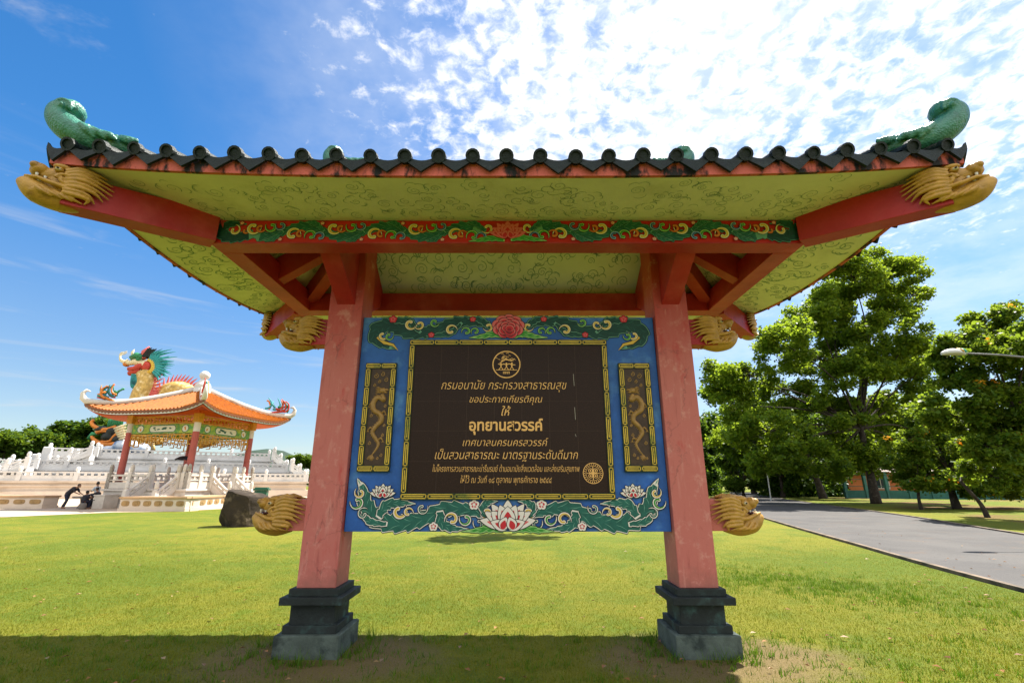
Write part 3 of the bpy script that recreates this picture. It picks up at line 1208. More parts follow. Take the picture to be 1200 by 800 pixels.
def board_scroll(P, pal, top):
    K, Lr, Bd = pal['k'], pal['rim'], pal['body']
    for mir in (-1, 1):
        X = lambda x: x * mir
        pt = lambda l: [(X(a), b) for a, b in l]
        sgn = -mir
        if top:
            zc = 3.19
            # main wave from the lotus outwards, ending in a curl that hangs at the corner
            main = [(0.16, zc - 0.02), (0.36, zc + 0.065), (0.60, zc + 0.06), (0.85, zc - 0.035), (1.10, zc - 0.055), (1.32, zc + 0.03), (1.47, zc - 0.02), (1.48, zc - 0.13), (1.36, zc - 0.205), (1.24, zc - 0.25)]
            P.frond(pt(main), [0.02, 0.085, 0.12, 0.12, 0.13, 0.15, 0.15, 0.12, 0.07, 0.005], (K, Lr, Bd, pal['vein']), o_, 17, 0.5)
            P.frond(pt([(0.98, zc - 0.06), (1.12, zc + 0.07), (1.27, zc + 0.085), (1.36, zc + 0.1)]), [0.03, 0.08, 0.06, 0.005], (K, Lr, Bd, pal['vein']), o_, 6, 0.5)
            P.frond(pt([(0.52, zc + 0.06), (0.64, zc - 0.055), (0.78, zc - 0.085), (0.92, zc - 0.1)]), [0.03, 0.07, 0.05, 0.005], (K, Lr, Bd, pal['vein']), o_, 6, 0.5)
            P.frond(pt([(0.12, zc - 0.055), (0.24, zc + 0.04), (0.34, zc + 0.1), (0.46, zc + 0.11)]), [0.02, 0.07, 0.06, 0.005], (K, Lr, Bd, pal['vein']), o_, 6, 0.5)
            curls = [(1.10, zc + 0.045, 0.075, 100, 1, 'y'), (1.00, zc + 0.035, 0.06, 60, -1, 'y'), (0.83, zc + 0.062, 0.055, 120, 1, 'g'), (0.64, zc - 0.03, 0.07, 250, -1, 'y'),
                     (0.47, zc - 0.045, 0.055, 270, 1, 'g'), (0.37, zc - 0.045, 0.05, 250, 1, 'g'), (0.225, zc + 0.01, 0.06, 60, -1, 'y'), (1.40, zc - 0.09, 0.06, 70, 1, 'y'), (1.33, zc - 0.1, 0.05, 90, 1, 'g')]
            tail = [(1.46, zc - 0.11), (1.38, zc - 0.175), (1.28, zc - 0.20), (1.22, zc - 0.265)]
            P.stroke(pt(tail), [0.045, 0.05, 0.04, 0.004], K)
            P.stroke(pt(tail), [0.03, 0.034, 0.026, 0.002], C('yellow')[0])
            buds = [(1.30, zc + 0.10, 0.06), (0.86, zc - 0.085, 0.045), (0.40, zc + 0.10, 0.045)]
            lg = [(0.06, zc - 0.115), (0.16, zc - 0.075), (0.3, zc - 0.105), (0.44, zc - 0.118)]
        else:
            zc = 1.205
            main = [(0.20, zc - 0.03), (0.38, zc + 0.05), (0.62, zc + 0.065), (0.86, zc - 0.03), (1.08, zc - 0.075), (1.30, zc - 0.03), (1.43, zc + 0.10), (1.47, zc + 0.24), (1.54, zc + 0.36)]
            P.frond(pt(main), [0.02, 0.10, 0.13, 0.13, 0.14, 0.16, 0.14, 0.09, 0.005], (K, Lr, Bd, pal['vein']), o_, 15, 0.5)
            P.frond(pt([(1.30, zc - 0.02), (1.22, zc + 0.1), (1.08, zc + 0.12), (0.93, zc + 0.115)]), [0.06, 0.10, 0.07, 0.004], (K, Lr, Bd, pal['vein']), o_, 6, 0.5)
            P.frond(pt([(0.68, zc + 0.05), (0.66, zc - 0.06), (0.56, zc - 0.115), (0.38, zc - 0.125)][::1]), [0.06, 0.10, 0.07, 0.004], (K, Lr, Bd, pal['vein']), o_, 6, 0.5)
            P.frond(pt([(0.19, zc - 0.06), (0.24, zc + 0.07), (0.20, zc + 0.125), (0.10, zc + 0.14)]), [0.05, 0.09, 0.06, 0.004], (K, Lr, Bd, pal['vein']), o_, 6, 0.5)
            P.frond(pt([(1.20, zc - 0.08), (1.37, zc - 0.055), (1.45, zc + 0.01)]), [0.04, 0.07, 0.05], (K, Lr, Bd, pal['vein']), o_, 4, 0.35)
            curls = [(1.45, zc + 0.02, 0.06, 200, -1, 't'), (1.52, zc + 0.13, 0.075, 80, -1, 'g'), (1.50, zc + 0.22, 0.06, 120, -1, 'w'), (1.09, zc + 0.045, 0.085, 60, 1, 'w'), (1.0, zc + 0.03, 0.055, 270, -1, 'w'),
                     (0.86, zc + 0.07, 0.06, 80, 1, 't'), (0.56, zc - 0.035, 0.075, 270, 1, 'w'), (0.42, zc - 0.03, 0.07, 100, -1, 'g'), (0.29, zc - 0.07, 0.06, 100, -1, 't'), (0.215, zc + 0.03, 0.065, 60, -1, 'w')]
            buds = [(0.34, zc + 0.105, 0.07), (0.74, zc - 0.10, 0.06)]
            lg = [(0.04, zc - 0.145), (0.16, zc - 0.115), (0.3, zc - 0.135), (0.46, zc - 0.146)]
        cc = dict(y=C('black', 'cream', 'yellow'), g=C('black', 'lgreen', 'green'), t=C('black', 'white', 'teal'), w=C('black', 'cream', 'yellow'))
        if not top:
            cc['g'] = C('black', 'white', 'green')
            cc['w'] = C('black', 'white', 'yellow')
        for (x, z, s, a, m_, kk) in curls:
            an = R(a) if mir > 0 else math.pi - R(a)
            P.curl((X(x), z), s, an, m_ * mir, cc[kk], o_ * 0.8)
        for (x, z, s) in buds:
            P.bud((X(x), z), s, C('black')[0], C('red' if top else 'white')[0], C('rose' if top else 'red')[0], o_ * 0.8)
        P.frond(pt(lg), [0.02, 0.07, 0.045, 0.003], C('black', 'lgreen', 'green'), o_, 5, 0.4, sides=(1, 1))
        if not top:
            P.lotus((X(1.27), zc + 0.235), 0.135, C('black')[0], C('white')[0], C('rose')[0], C('red')[0], o_)
    if top:
        P.peony((0, 3.205), 0.29, C('black')[0], C('red')[0], C('rose')[0], C('crimson')[0], o_ * 0.8)
    else:
        P.lotus((0, 1.20), 0.29, C('black')[0], C('white')[0], C('rose')[0], C('red')[0], o_)


board_scroll(P, dict(k=C('black')[0], rim=C('lteal')[0], body=C('dteal')[0], vein=C('teal')[0]), True)
board_scroll(P, dict(k=C('black')[0], rim=C('white')[0], body=C('teal')[0], vein=C('lteal')[0]), False)
P.build('painted_scrolls', PM, board)

# scarlet band of the front beam
P = Paint(lambda a, b, h: (a, -BR - h, b))
zb0, zb1 = 3.752, 3.998
P.poly([(-2 * 1.44, zb0 + 0.012), (2 * 1.44, zb0 + 0.012), (2 * 1.44, zb1 - 0.004), (-2 * 1.44, zb1 - 0.004)], C('scarlet')[0])
zm, A, ob = 3.878, 0.056, 0.005
NP = 3.0
Lb = 2.62
for mir in (-1, 1):
    per = (Lb - 0.25) / NP
    pts, ws = [], []
    nn = 40
    for i in range(nn + 1):
        x = 0.22 + (Lb - 0.25) * i / nn
        pts.append((mir * x, zm + A * math.sin(2 * math.pi * (x - 0.22) / per)))
    wl = [0.022 + 0.066 * (0.55 + 0.45 * abs(math.sin(2 * math.pi * i / nn * NP))) for i in range(nn + 1)]
    wl[0] = 0.02
    wl[-1], wl[-2], wl[-3] = 0.001, 0.03, 0.05
    P.frond(pts, wl, C('black', 'lteal', 'teal', 'lteal'), ob, int(NP * 11), 0.6)
    # end curl
    xe = 0.22 + Lb - 0.25
    P.frond([(mir * (xe - 0.1), zm - 0.03), (mir * (xe + 0.08), zm - 0.062), (mir * (xe + 0.2), zm - 0.03), (mir * (xe + 0.22), zm + 0.04), (mir * (xe + 0.12), zm + 0.085), (mir * (xe - 0.02), zm + 0.08)],
            [0.08, 0.1, 0.11, 0.09, 0.06, 0.004], C('black', 'lteal', 'dteal', 'teal'), ob, 9, 0.5)
    P.curl((mir * (xe + 0.09), zm + 0.015), 0.06, 0.3 if mir > 0 else math.pi - 0.3, mir, C('black', 'cream', 'yellow'), ob * 0.7)
    P.curl((mir * (xe - 0.02), zm + 0.01), 0.045, 0.3 if mir > 0 else math.pi - 0.3, mir, C('black', 'orange', 'orange'), ob * 0.7)
    for k in range(int(NP * 2)):
        xs = 0.22 + per * (k + 0.5) / 2
        up = 1 if k % 2 == 0 else -1
        zc = zm - up * 0.048
        P.frond([(mir * (xs - 0.2), zm - up * 0.0), (mir * (xs - 0.1), zm + up * 0.085), (mir * xs, zm + up * 0.1)], [0.03, 0.05, 0.004], C('black', 'lteal', 'teal'), ob * 0.8, 5, 0.5)
        an = R(-up * 100)
        an = an if mir > 0 else math.pi - an
        P.curl((mir * (xs + 0.10), zc + up * 0.012), 0.078, an, -up * mir, C('black', 'cream', 'yellow'), ob * 0.7)
        P.curl((mir * (xs + 0.03), zc + up * 0.012), 0.055, an, -up * mir, C('black', 'orange', 'orange'), ob * 0.6)
        P.curl((mir * (xs - 0.075), zc - up * 0.0), 0.064, an, up * mir, C('black', 'lgreen', 'green'), ob * 0.7)
        P.curl((mir * (xs - 0.165), zc - up * 0.012), 0.058, an, up * mir, C('black', 'lblue', 'blue'), ob * 0.7)
        P.bud((mir * (xs + 0.22), zm - up * 0.088), 0.03, C('black')[0], C('rose')[0], C('white')[0], 0.003)
    P.frond([(mir * 0.03, zm - 0.105), (mir * 0.14, zm - 0.08), (mir * 0.26, zm - 0.095), (mir * 0.38, zm - 0.112)], [0.02, 0.055, 0.04, 0.003], C('black', 'lgreen', 'green'), ob * 0.8, 5, 0.4)
    P.curl((mir * 0.2, zm + 0.03), 0.06, 0.8 if mir > 0 else math.pi - 0.8, -mir, C('black', 'cream', 'yellow'), ob * 0.7)
P.lotus((0, zm + 0.005), 0.19, C('red')[0], C('rose')[0], C('red')[0], C('red')[0], 0.004)
P.build('painted_scrolls', PM, front_beam)

# painted clouds on the soffit
rnd = random.Random(5)
P = Paint(lambda a, b, h: (a, b, z_under(a, b) - 0.003), 0)


def cloud(P, c, s, w, rnd):
    mir = rnd.choice((-1, 1))
    a0 = rnd.uniform(0, 6.28)
    pts = []
    n = 18
    tn = rnd.uniform(1.3, 2.0)
    for k in range(n):
        t = k / (n - 1)
        r = s * (0.12 + 0.88 * t)
        a = a0 + mir * t * tn * 2 * math.pi
        pts.append((c[0] + r * math.cos(a), c[1] + r * math.sin(a)))
    P.stroke(pts, [w * (0.5 + 0.6 * k / n) for k in range(n)], C('cloud')[0])
    for q in range(rnd.randint(3, 5)):
        a = rnd.uniform(0, 6.28)
        cc = (c[0] + math.cos(a) * s * 1.35, c[1] + math.sin(a) * s * 1.35)
        r = s * rnd.uniform(0.5, 0.85)
        b0 = a - 1.5
        pts = [(cc[0] + r * math.cos(b0 + 3.0 * k / 9), cc[1] + r * math.sin(b0 + 3.0 * k / 9)) for k in range(10)]
        P.stroke(pts, [w * (0.3 + 0.9 * math.sin(math.pi * k / 9)) for k in range(10)], C('cloud')[0])


def inside(x, y, m=0.06):
    return abs(x) < AE - m and abs(y) < BE - m


# outer soffit all round and the inner ceiling
tries = 0
placed = []
while len(placed) < 470 and tries < 40000:
    tries += 1
    x, y = rnd.uniform(-AE, AE), rnd.uniform(-BE, BE)
    e = min(AE - abs(x), BE - abs(y))
    if e < 0.10 or (OV - 0.06 < e < OV + 0.14):
        continue
    s = rnd.uniform(0.05, 0.10)
    if e < OV:
        s *= 0.85
        if e < 0.26 and rnd.random() < 0.6:
            continue
    # the paint has weathered away in places on the left of the front eave
    if y < -AR * 0.3 and e < OV and rnd.random() < 0.75 - (x + AE) / (2 * AE) * 0.85:
        continue
    if any((x - a) ** 2 + (y - b) ** 2 < (s + t) ** 2 * 1.15 for a, b, t in placed):
        continue
    placed.append((x, y, s))
for (x, y, s) in placed:
    cloud(P, (x, y), s * 0.95, 0.0048 if y < -1.0 else 0.0085, rnd)
P.build('painted_clouds', PM, soffit)

# granite plaque with its gilt key-pattern frame
PX0, PX1, PZ0, PZ1 = -1.087, 1.087, 1.359, 3.04
GP = YB - 0.03


def gilt_frame(x0, x1, z0, z1, w, y0, parent, seg=0.26):
    m = MB()
    d = 0.05
    for (a, b, c, e) in ((x0, x1, z1 - w, z1), (x0, x1, z0, z0 + w), (x0, x0 + w, z0 + w, z1 - w), (x1 - w, x1, z0 + w, z1 - w)):
        m.box(((a + b) / 2, y0 + d / 2, (c + e) / 2), (b - a, d, e - c), 0)
    f = 0.0035

    def bar(ax, az, bx, bz, t):
        m.box(((ax + bx) / 2, y0 - f / 2, (az + bz) / 2), (abs(bx - ax) + t, f, abs(bz - az) + t), 1)
    q = w * 0.13

    def run(horizontal, a0, a1, c0, flip):
        n = max(2, int(round((a1 - a0) / seg)))
        s = (a1 - a0) / n
        for i in range(n):
            u0, u1 = a0 + s * i + w * 0.18, a0 + s * (i + 1) - w * 0.18
            lo, mi, hi = c0 + w * 0.2, c0 + w * 0.5, c0 + w * 0.8
            A, Bq = (lo, mi) if (i % 2 == 0) else (mi, hi)
            for (p, r_, s_) in ((lo, 0, 0), (hi, 0, 0), (mi, 0.12, 0.12)):
                uu0, uu1 = u0 + (u1 - u0) * r_, u1 - (u1 - u0) * s_
                if horizontal:
                    bar(uu0, p, uu1, p, q)
                else:
                    bar(p, uu0, p, uu1, q)
            for u, c, e in ((u0, A, Bq), (u1, lo + mi - A if i % 2 == 0 else hi + mi - A - 0, hi if i % 2 == 0 else mi)):
                c2, e2 = (lo, hi) if u in (u0,) else (lo, hi)
                if horizontal:
                    bar(u, c2, u, e2, q)
                else:
                    bar(c2, u, e2, u, q)
    run(True, x0, x1, z1 - w, 0)
    run(True, x0, x1, z0, 0)
    run(False, z0 + w, z1 - w, x0, 0)
    run(False, z0 + w, z1 - w, x1 - w, 0)
    return m.build('gilt_frame', [gframe_m, gyel_m], parent)


w_ = 0.062
plaque = MB().box((0, (GP + YB) / 2 + 0.004, (PZ0 + PZ1) / 2), (PX1 - PX0 - 2 * w_ + 0.002, YB - GP, PZ1 - PZ0 - 2 * w_ + 0.002)).build('granite_plaque', granite_m, sign)
gilt_frame(PX0, PX1, PZ0, PZ1, w_, GP - 0.008, plaque)
P = Paint(on_board(GP + 0.003))
ix0, ix1, iz0, iz1 = PX0 + w_, PX1 - w_, PZ0 + w_, PZ1 - w_
for k in range(1, 7):
    x = ix0 + (ix1 - ix0) * k / 7
    P.stroke([(x, iz0), (x, iz1)], 0.0035, 0)
for k in range(1, 5):
    z = iz0 + (iz1 - iz0) * k / 5
    P.stroke([(ix0, z), (ix1, z)], 0.003, 0)
for (zx, a, b) in ((806, 195, 250), (812, 350, 408), (815, 475, 487)):
    p, q = B(470 + zx / 4, 390 + a / 4), B(470 + zx / 4 + 1, 390 + b / 4)
    P.stroke([p, q], 0.0055, 1)
P.build('tile_joint', [joint_m, mat('white_lime_streak', (0.33, 0.30, 0.26), 0.8)], plaque)

# engraved emblem and seal
P = Paint(on_board(GP + 0.0025), 2e-5)
Z = lambda zx, zy: B(470 + zx / 4, 390 + zy / 4)
ec = Z(494, 150)
u = 63 / 4 * (Z(600, 150)[0] - Z(500, 150)[0]) / 25       # emblem radius in metres


def ringline(c, r, w):
    P.stroke([(c[0] + r * math.cos(2 * math.pi * k / 40), c[1] + r * math.sin(2 * math.pi * k / 40)) for k in range(40)], w, 0, closed=True)


ringline(ec, u, 0.012)
rnd = random.Random(9)
for k in range(34):     # foliage strokes of the tree over the figures
    a = rnd.uniform(0.35, 2.6)
    r = rnd.uniform(0.35, 0.88) * u
    c = (ec[0] + r * math.cos(a), ec[1] + r * math.sin(a))
    b = rnd.uniform(-0.3, 0.5)
    P.stroke([(c[0] - 0.014 * math.cos(b), c[1] - 0.014 * math.sin(b)), (c[0], c[1] + 0.006), (c[0] + 0.014 * math.cos(b), c[1] + 0.014 * math.sin(b))], 0.005, 0)
P.stroke([(ec[0] - 0.5 * u, ec[1] + 0.1 * u), (ec[0] - 0.1 * u, ec[1] + 0.35 * u), (ec[0] + 0.5 * u, ec[1] + 0.3 * u)], 0.008, 0)
for k, (fx, s) in enumerate(((-0.40, 0.9), (0.0, 0.95), (0.40, 1.05))):
    x, z = ec[0] + fx * u, ec[1] - 0.10 * u
    h = u * 0.30 * s
    P.disc((x, z + h * 0.55), 0.011 * s, 0, 8)
    P.stroke([(x, z + h * 0.35), (x, z - h * 0.35)], 0.014, 0)
    P.stroke([(x - h * 0.8, z + h * 0.5), (x, z + h * 0.22), (x + h * 0.8, z + h * (0.5 - 0.3 * (k == 2)))], 0.009, 0)
    P.stroke([(x - h * 0.55, z - h * 1.1), (x, z - h * 0.3), (x + h * 0.55, z - h * 1.1)], 0.010, 0)
P.stroke([(ec[0] - 0.78 * u, ec[1] - 0.42 * u), (ec[0] + 0.78 * u, ec[1] - 0.42 * u)], 0.006, 0)
for k in range(3):
    x = ec[0] + (k - 1) * 0.17 * u
    P.stroke([(x - 0.05 * u, ec[1] - 0.72 * u), (x - 0.05 * u, ec[1] - 0.56 * u), (x + 0.05 * u, ec[1] - 0.56 * u), (x + 0.05 * u, ec[1] - 0.72 * u)], 0.007, 0)
P.build('engraved_emblem', [letter_m], plaque)
P = Paint(on_board(GP + 0.0025), 2e-5)
sc_ = Z(898, 657)
v_ = u * 43 / 63
ringline(sc_, v_, 0.007)
ringline(sc_, v_ * 0.72, 0.004)
for k in range(26):
    a = 2 * math.pi * k / 26
    P.stroke([(sc_[0] + v_ * 0.8 * math.cos(a), sc_[1] + v_ * 0.8 * math.sin(a)), (sc_[0] + v_ * 0.92 * math.cos(a), sc_[1] + v_ * 0.92 * math.sin(a))], 0.007, 0)
for k in range(4):
    a = math.pi / 2 * k + math.pi / 4
    c = (sc_[0] + v_ * 0.36 * math.cos(a), sc_[1] + v_ * 0.36 * math.sin(a))
    ringline(c, v_ * 0.2, 0.006)
    P.disc(c, v_ * 0.09, 0, 8)
P.stroke([(sc_[0], sc_[1] - v_ * 0.66), (sc_[0], sc_[1] + v_ * 0.66)], 0.008, 0)
P.stroke([(sc_[0] - v_ * 0.66, sc_[1]), (sc_[0] + v_ * 0.66, sc_[1])], 0.006, 0)
P.disc(sc_, v_ * 0.13, 0, 10)
P.build('engraved_seal', [letter_m], plaque)


# the engraved Thai lettering
def text_mesh(body, bold=0.0, shear=0.0):
    cu = bpy.data.curves.new('lettering', 'FONT')
    cu.body = body
    cu.size = 1.0
    cu.shear = shear
    cu.offset = bold
    cu.resolution_u = 3
    o = bpy.data.objects.new('lettering_tmp', cu)
    COL.objects.link(o)
    dg = bpy.context.evaluated_depsgraph_get()
    dg.update()
    me = bpy.data.meshes.new_from_object(o.evaluated_get(dg), depsgraph=dg)
    bpy.data.objects.remove(o)
    bpy.data.curves.remove(cu)
    return me


def lettering(body, zx0, zx1, zbase, bold=0.0, shear=0.0, hscale=1.0, cap=None):
    me = text_mesh(body, bold, shear)
    co = np.array([v.co[:] for v in me.vertices])
    x0, x1 = co[:, 0].min(), co[:, 0].max()
    a, b = Z(zx0, zbase), Z(zx1, zbase)
    k = (b[0] - a[0]) / (x1 - x0)
    kz = k * hscale
    # overlapping strokes are separated by a hair so that no two faces coincide
    bm = bmesh.new()
    bm.from_mesh(me)
    bm.verts.ensure_lookup_table()
    isl = {}
    n = 0
    for v in bm.verts:
        if v.index in isl:
            continue
        st = [v]
        isl[v.index] = n
        while st:
            w = st.pop()
            for e in w.link_edges:
                o2 = e.other_vert(w)
                if o2.index not in isl:
                    isl[o2.index] = n
                    st.append(o2)
        n += 1
    for v in bm.verts:
        c = v.co.copy()
        v.co = (a[0] + (c.x - x0) * k, GP - 0.0012 - 0.0004 * (isl[v.index] % 5), a[1] + c.y * kz)
    bm.to_mesh(me)
    bm.free()
    return link('gold_lettering', me, letter_m, plaque)


lettering('กรมอนามัย กระทรวงสาธารณสุข', 190, 775, 266, -0.008, 0.26, 1.25)
lettering('ขอประกาศเกียรติคุณ', 322, 662, 328, -0.007, 0.26, 1.1)
lettering('ให้', 470, 514, 388, 0.004, 0.26, 1.1)
lettering('อุทยานสวรรค์', 320, 664, 458, 0.026, 0.0, 1.12)
lettering('เทศบาลนครนครสวรรค์', 290, 690, 530, -0.008, 0.26, 1.1)
lettering('เป็นสวนสาธารณะ มาตรฐานระดับดีมาก', 160, 828, 591, -0.007, 0.26, 1.25)
lettering('ในโครงการสวนสาธารณะน่ารื่นรมย์ ด้านอนามัยสิ่งแวดล้อม และส่งเสริมสุขภาพ', 150, 836, 650, -0.008, 0.2, 1.75)
lettering('ให้ไว้ ณ วันที่ ๑๘ ตุลาคม พุทธศักราช ๒๕๔๔', 280, 706, 702, -0.008, 0.2, 1.6)

# side panels with a coiling dragon in relief
for sx in (-1, 1):
    x0, x1 = (-1.55, -1.215) if sx < 0 else (1.20, 1.54)
    z0, z1 = 1.63, 2.775
    pan = MB().box(((x0 + x1) / 2, (GP + YB) / 2 + 0.005, (z0 + z1) / 2), (x1 - x0 - 2 * w_, YB - GP, z1 - z0 - 2 * w_)).build('side_panel', mat('brown_relief_ground', (0.05, 0.028, 0.016), 0.5, 0.4, 30), sign)
    gilt_frame(x0, x1, z0, z1, w_, GP - 0.006, pan, 0.2)
    cx, H = (x0 + x1) / 2, z1 - z0 - 2 * w_
    zt_ = z1 - w_
    m = MB()
    f = -sx                     # the two dragons face each other
    yy = GP + 0.008
    path = [(0.030, 0.27), (0.055, 0.33), (-0.01, 0.30), (-0.055, 0.36), (-0.045, 0.43), (0.03, 0.48), (0.045, 0.54), (-0.01, 0.60), (-0.04, 0.66), (0.0, 0.72), (0.035, 0.77), (0.01, 0.83), (-0.03, 0.88)]
    Pp = bez([(cx + f * a, yy, zt_ - b * H * 1.02) for a, b in path], 7)
    rr = lerp_list([0.02, 0.026, 0.028, 0.029, 0.029, 0.028, 0.027, 0.025, 0.022, 0.019, 0.015, 0.011, 0.006], len(Pp))
    m.tube(Pp, rr, 8)
    for i in range(2, len(Pp) - 4, 2):      # dorsal spines
        d = (Pp[i + 1] - Pp[i]).normalized()
        nrm = Vector((d.z, 0, -d.x))
        m.tube([Pp[i] + nrm * rr[i] * 0.8, Pp[i] + nrm * rr[i] * 1.6 + d * 0.01], [0.007, 0.002], 5)
    hx, hz = cx + f * 0.035, zt_ - 0.235 * H
    m.ell((hx, yy, hz), (0.038, 0.022, 0.03))
    m.ell((hx + f * 0.035, yy, hz + 0.006), (0.03, 0.018, 0.014))
    m.ell((hx + f * 0.03, yy, hz - 0.022), (0.024, 0.016, 0.009))
    for k in range(5):
        m.tube([(hx - f * 0.02, yy, hz + 0.02 - 0.012 * k), (hx - f * 0.05, yy - 0.006, hz + 0.035 - 0.014 * k), (hx - f * 0.085, yy, hz + 0.03 - 0.02 * k)], [0.008, 0.007, 0.002], 5)
    for (a, b, dx) in ((-0.05, 0.39, -0.05), (0.045, 0.47, 0.04), (-0.03, 0.64, -0.06), (0.03, 0.745, 0.045)):
        p = Vector((cx + f * a, yy, zt_ - b * H))
        q = p + Vector((f * dx * 0.6, -0.004, 0.02))
        m.tube([p, q, q + Vector((f * dx * 0.4, 0, -0.03))], [0.014, 0.012, 0.008], 6)
        for k in range(3):
            e = q + Vector((f * dx * 0.4, 0, -0.03))
            m.tube([e, e + Vector(((k - 1) * 0.016, 0, -0.022))], [0.006, 0.002], 5)
    for (a, b, s) in ((-0.05, 0.08, 0.03), (0.02, 0.06, 0.026), (0.06, 0.12, 0.026), (-0.01, 0.14, 0.02), (-0.06, 0.18, 0.018), (0.07, 0.40, 0.016), (-0.07, 0.50, 0.018), (0.075, 0.60, 0.016), (-0.065, 0.78, 0.02), (0.065, 0.70, 0.018),
                      (0.065, 0.90, 0.018), (0.03, 0.93, 0.015), (-0.065, 0.93, 0.014)):
        sp = []
        for k in range(14):
            t = k / 13
            r = s * (0.2 + 0.8 * t)
            sp.append((cx + f * a + r * math.cos(t * 8), yy - 0.003, zt_ - b * H + r * math.sin(t * 8)))
        m.tube(sp, 0.005, 5)
    for k in range(6):      # tail tuft
        a = R(200 + 24 * k)
        p = Pp[-1]
        m.tube([p, p + Vector((math.cos(a) * 0.03, -0.003, math.sin(a) * 0.04)), p + Vector((math.cos(a) * 0.04, 0, math.sin(a) * 0.075))], [0.008, 0.006, 0.001], 5)
    m.build('dragon_relief', bronze_m, pan, smooth=True)
# ------------------------------------------------------------------ ground, road, path
def ground_mat():
    m = bpy.data.materials.new('lawn_turf')
    m.use_nodes = True
    t = NT(m.node_tree)
    b = m.node_tree.nodes['Principled BSDF']
    b.inputs['Roughness'].default_value = 0.9
    b.inputs['Specular IOR Level'].default_value = 0.1
    co = t.n('ShaderNodeTexCoord').outputs['Object']
    n1 = t.noise(co, 0.16, 4, 0.55)
    n2 = t.noise(co, 1.3, 5, 0.6)
    n3 = t.noise(co, 9.0, 5, 0.65)
    n4 = t.noise(co, 60.0, 3, 0.7)
    c = t.mix(t.rng(t.math('ADD', t.math('MULTIPLY', n1, 0.6), t.math('MULTIPLY', n2, 0.4)), 0.40, 0.60), (0.085, 0.122, 0.013, 1), (0.160, 0.156, 0.018, 1))
    c = t.mix(t.rng(n3, 0.5, 0.75, 0, 0.55), c, (0.23, 0.185, 0.025, 1))
    c = t.mix(t.rng(n2, 0.56, 0.70, 0, 0.65), c, (0.065, 0.125, 0.010, 1))
    # worn, dry soil round the plinths
    for sx in (-1, 1):
        d = t.vmath('LENGTH', t.vmath('MULTIPLY', t.vmath('SUBTRACT', co, (XC + sx * HALF + 0.1, YC - 0.25, 0)), (0.9, 1.5, 0)))
        d = t.math('ADD', d, t.math('MULTIPLY', t.math('SUBTRACT', n2, 0.5), 0.9))
        d = t.math('ADD', d, t.math('MULTIPLY', t.math('SUBTRACT', n3, 0.5), 0.5))
        c = t.mix(t.rng(d, 1.35, 0.6, 0, 0.92), c, (0.16, 0.115, 0.055, 1))
    # bare leaf-littered earth under the trees across the road
    far = t.n('ShaderNodeSeparateXYZ')
    t.link(co, far.inputs[0])
    g = t.rng(t.math('SUBTRACT', far.outputs[0], t.math('MULTIPLY', far.outputs[1], 0.42)), 11.5, 13.0)
    lit = t.math('MULTIPLY', g, t.rng(n1, 0.47, 0.6, 0, 0.8))
    c = t.mix(lit, c, (0.16, 0.085, 0.045, 1))
    hv = t.n('ShaderNodeHueSaturation')
    t.put(hv.inputs['Color'], c)
    t.put(hv.inputs['Value'], t.rng(n4, 0.2, 0.8, 0.72, 1.28))
    t.link(hv.outputs[0], b.inputs['Base Color'])
    bp = t.n('ShaderNodeBump')
    bp.inputs['Strength'].default_value = 0.7
    bp.inputs['Distance'].default_value = 0.04
    t.put(bp.inputs['Height'], t.math('ADD', n4, t.math('MULTIPLY', n3, 0.8)))
    t.link(bp.outputs[0], b.inputs['Normal'])
    return m


def struct(o):
    o['kind'] = 'structure'
    return o


struct(MB().add([(-900, -60, 0), (900, -60, 0), (900, 1500, 0), (-900, 1500, 0)], [(0, 1, 2, 3)]).build('lawn', ground_mat()))


def asphalt_mat():
    m = bpy.data.materials.new('old_asphalt')
    m.use_nodes = True
    t = NT(m.node_tree)
    b = m.node_tree.nodes['Principled BSDF']
    b.inputs['Roughness'].default_value = 0.85
    co = t.n('ShaderNodeTexCoord').outputs['Object']
    n1 = t.noise(co, 0.5, 5, 0.6)
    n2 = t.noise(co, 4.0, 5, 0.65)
    n3 = t.noise(co, 55.0, 3, 0.7)
    c = t.mix(t.rng(n1, 0.35, 0.65), (0.033, 0.029, 0.027, 1), (0.055, 0.049, 0.044, 1))
    c = t.mix(t.rng(n2, 0.56, 0.70, 0, 0.7), c, (0.02, 0.017, 0.016, 1))  # dark stain patches, also painted in place of tree shade on the road
    c = t.mix(t.rng(t.noise(co, 0.8, 6, 0.7, 0.6), 0.56, 0.68, 0, 0.6), c, (0.075, 0.045, 0.025, 1))
    hv = t.n('ShaderNodeHueSaturation')
    t.put(hv.inputs['Color'], c)
    t.put(hv.inputs['Value'], t.rng(n3, 0.2, 0.8, 0.75, 1.25))
    t.link(hv.outputs[0], b.inputs['Base Color'])
    bp = t.n('ShaderNodeBump')
    bp.inputs['Strength'].default_value = 0.4
    bp.inputs['Distance'].default_value = 0.01
    t.put(bp.inputs['Height'], n3)
    t.link(bp.outputs[0], b.inputs['Normal'])
    return m


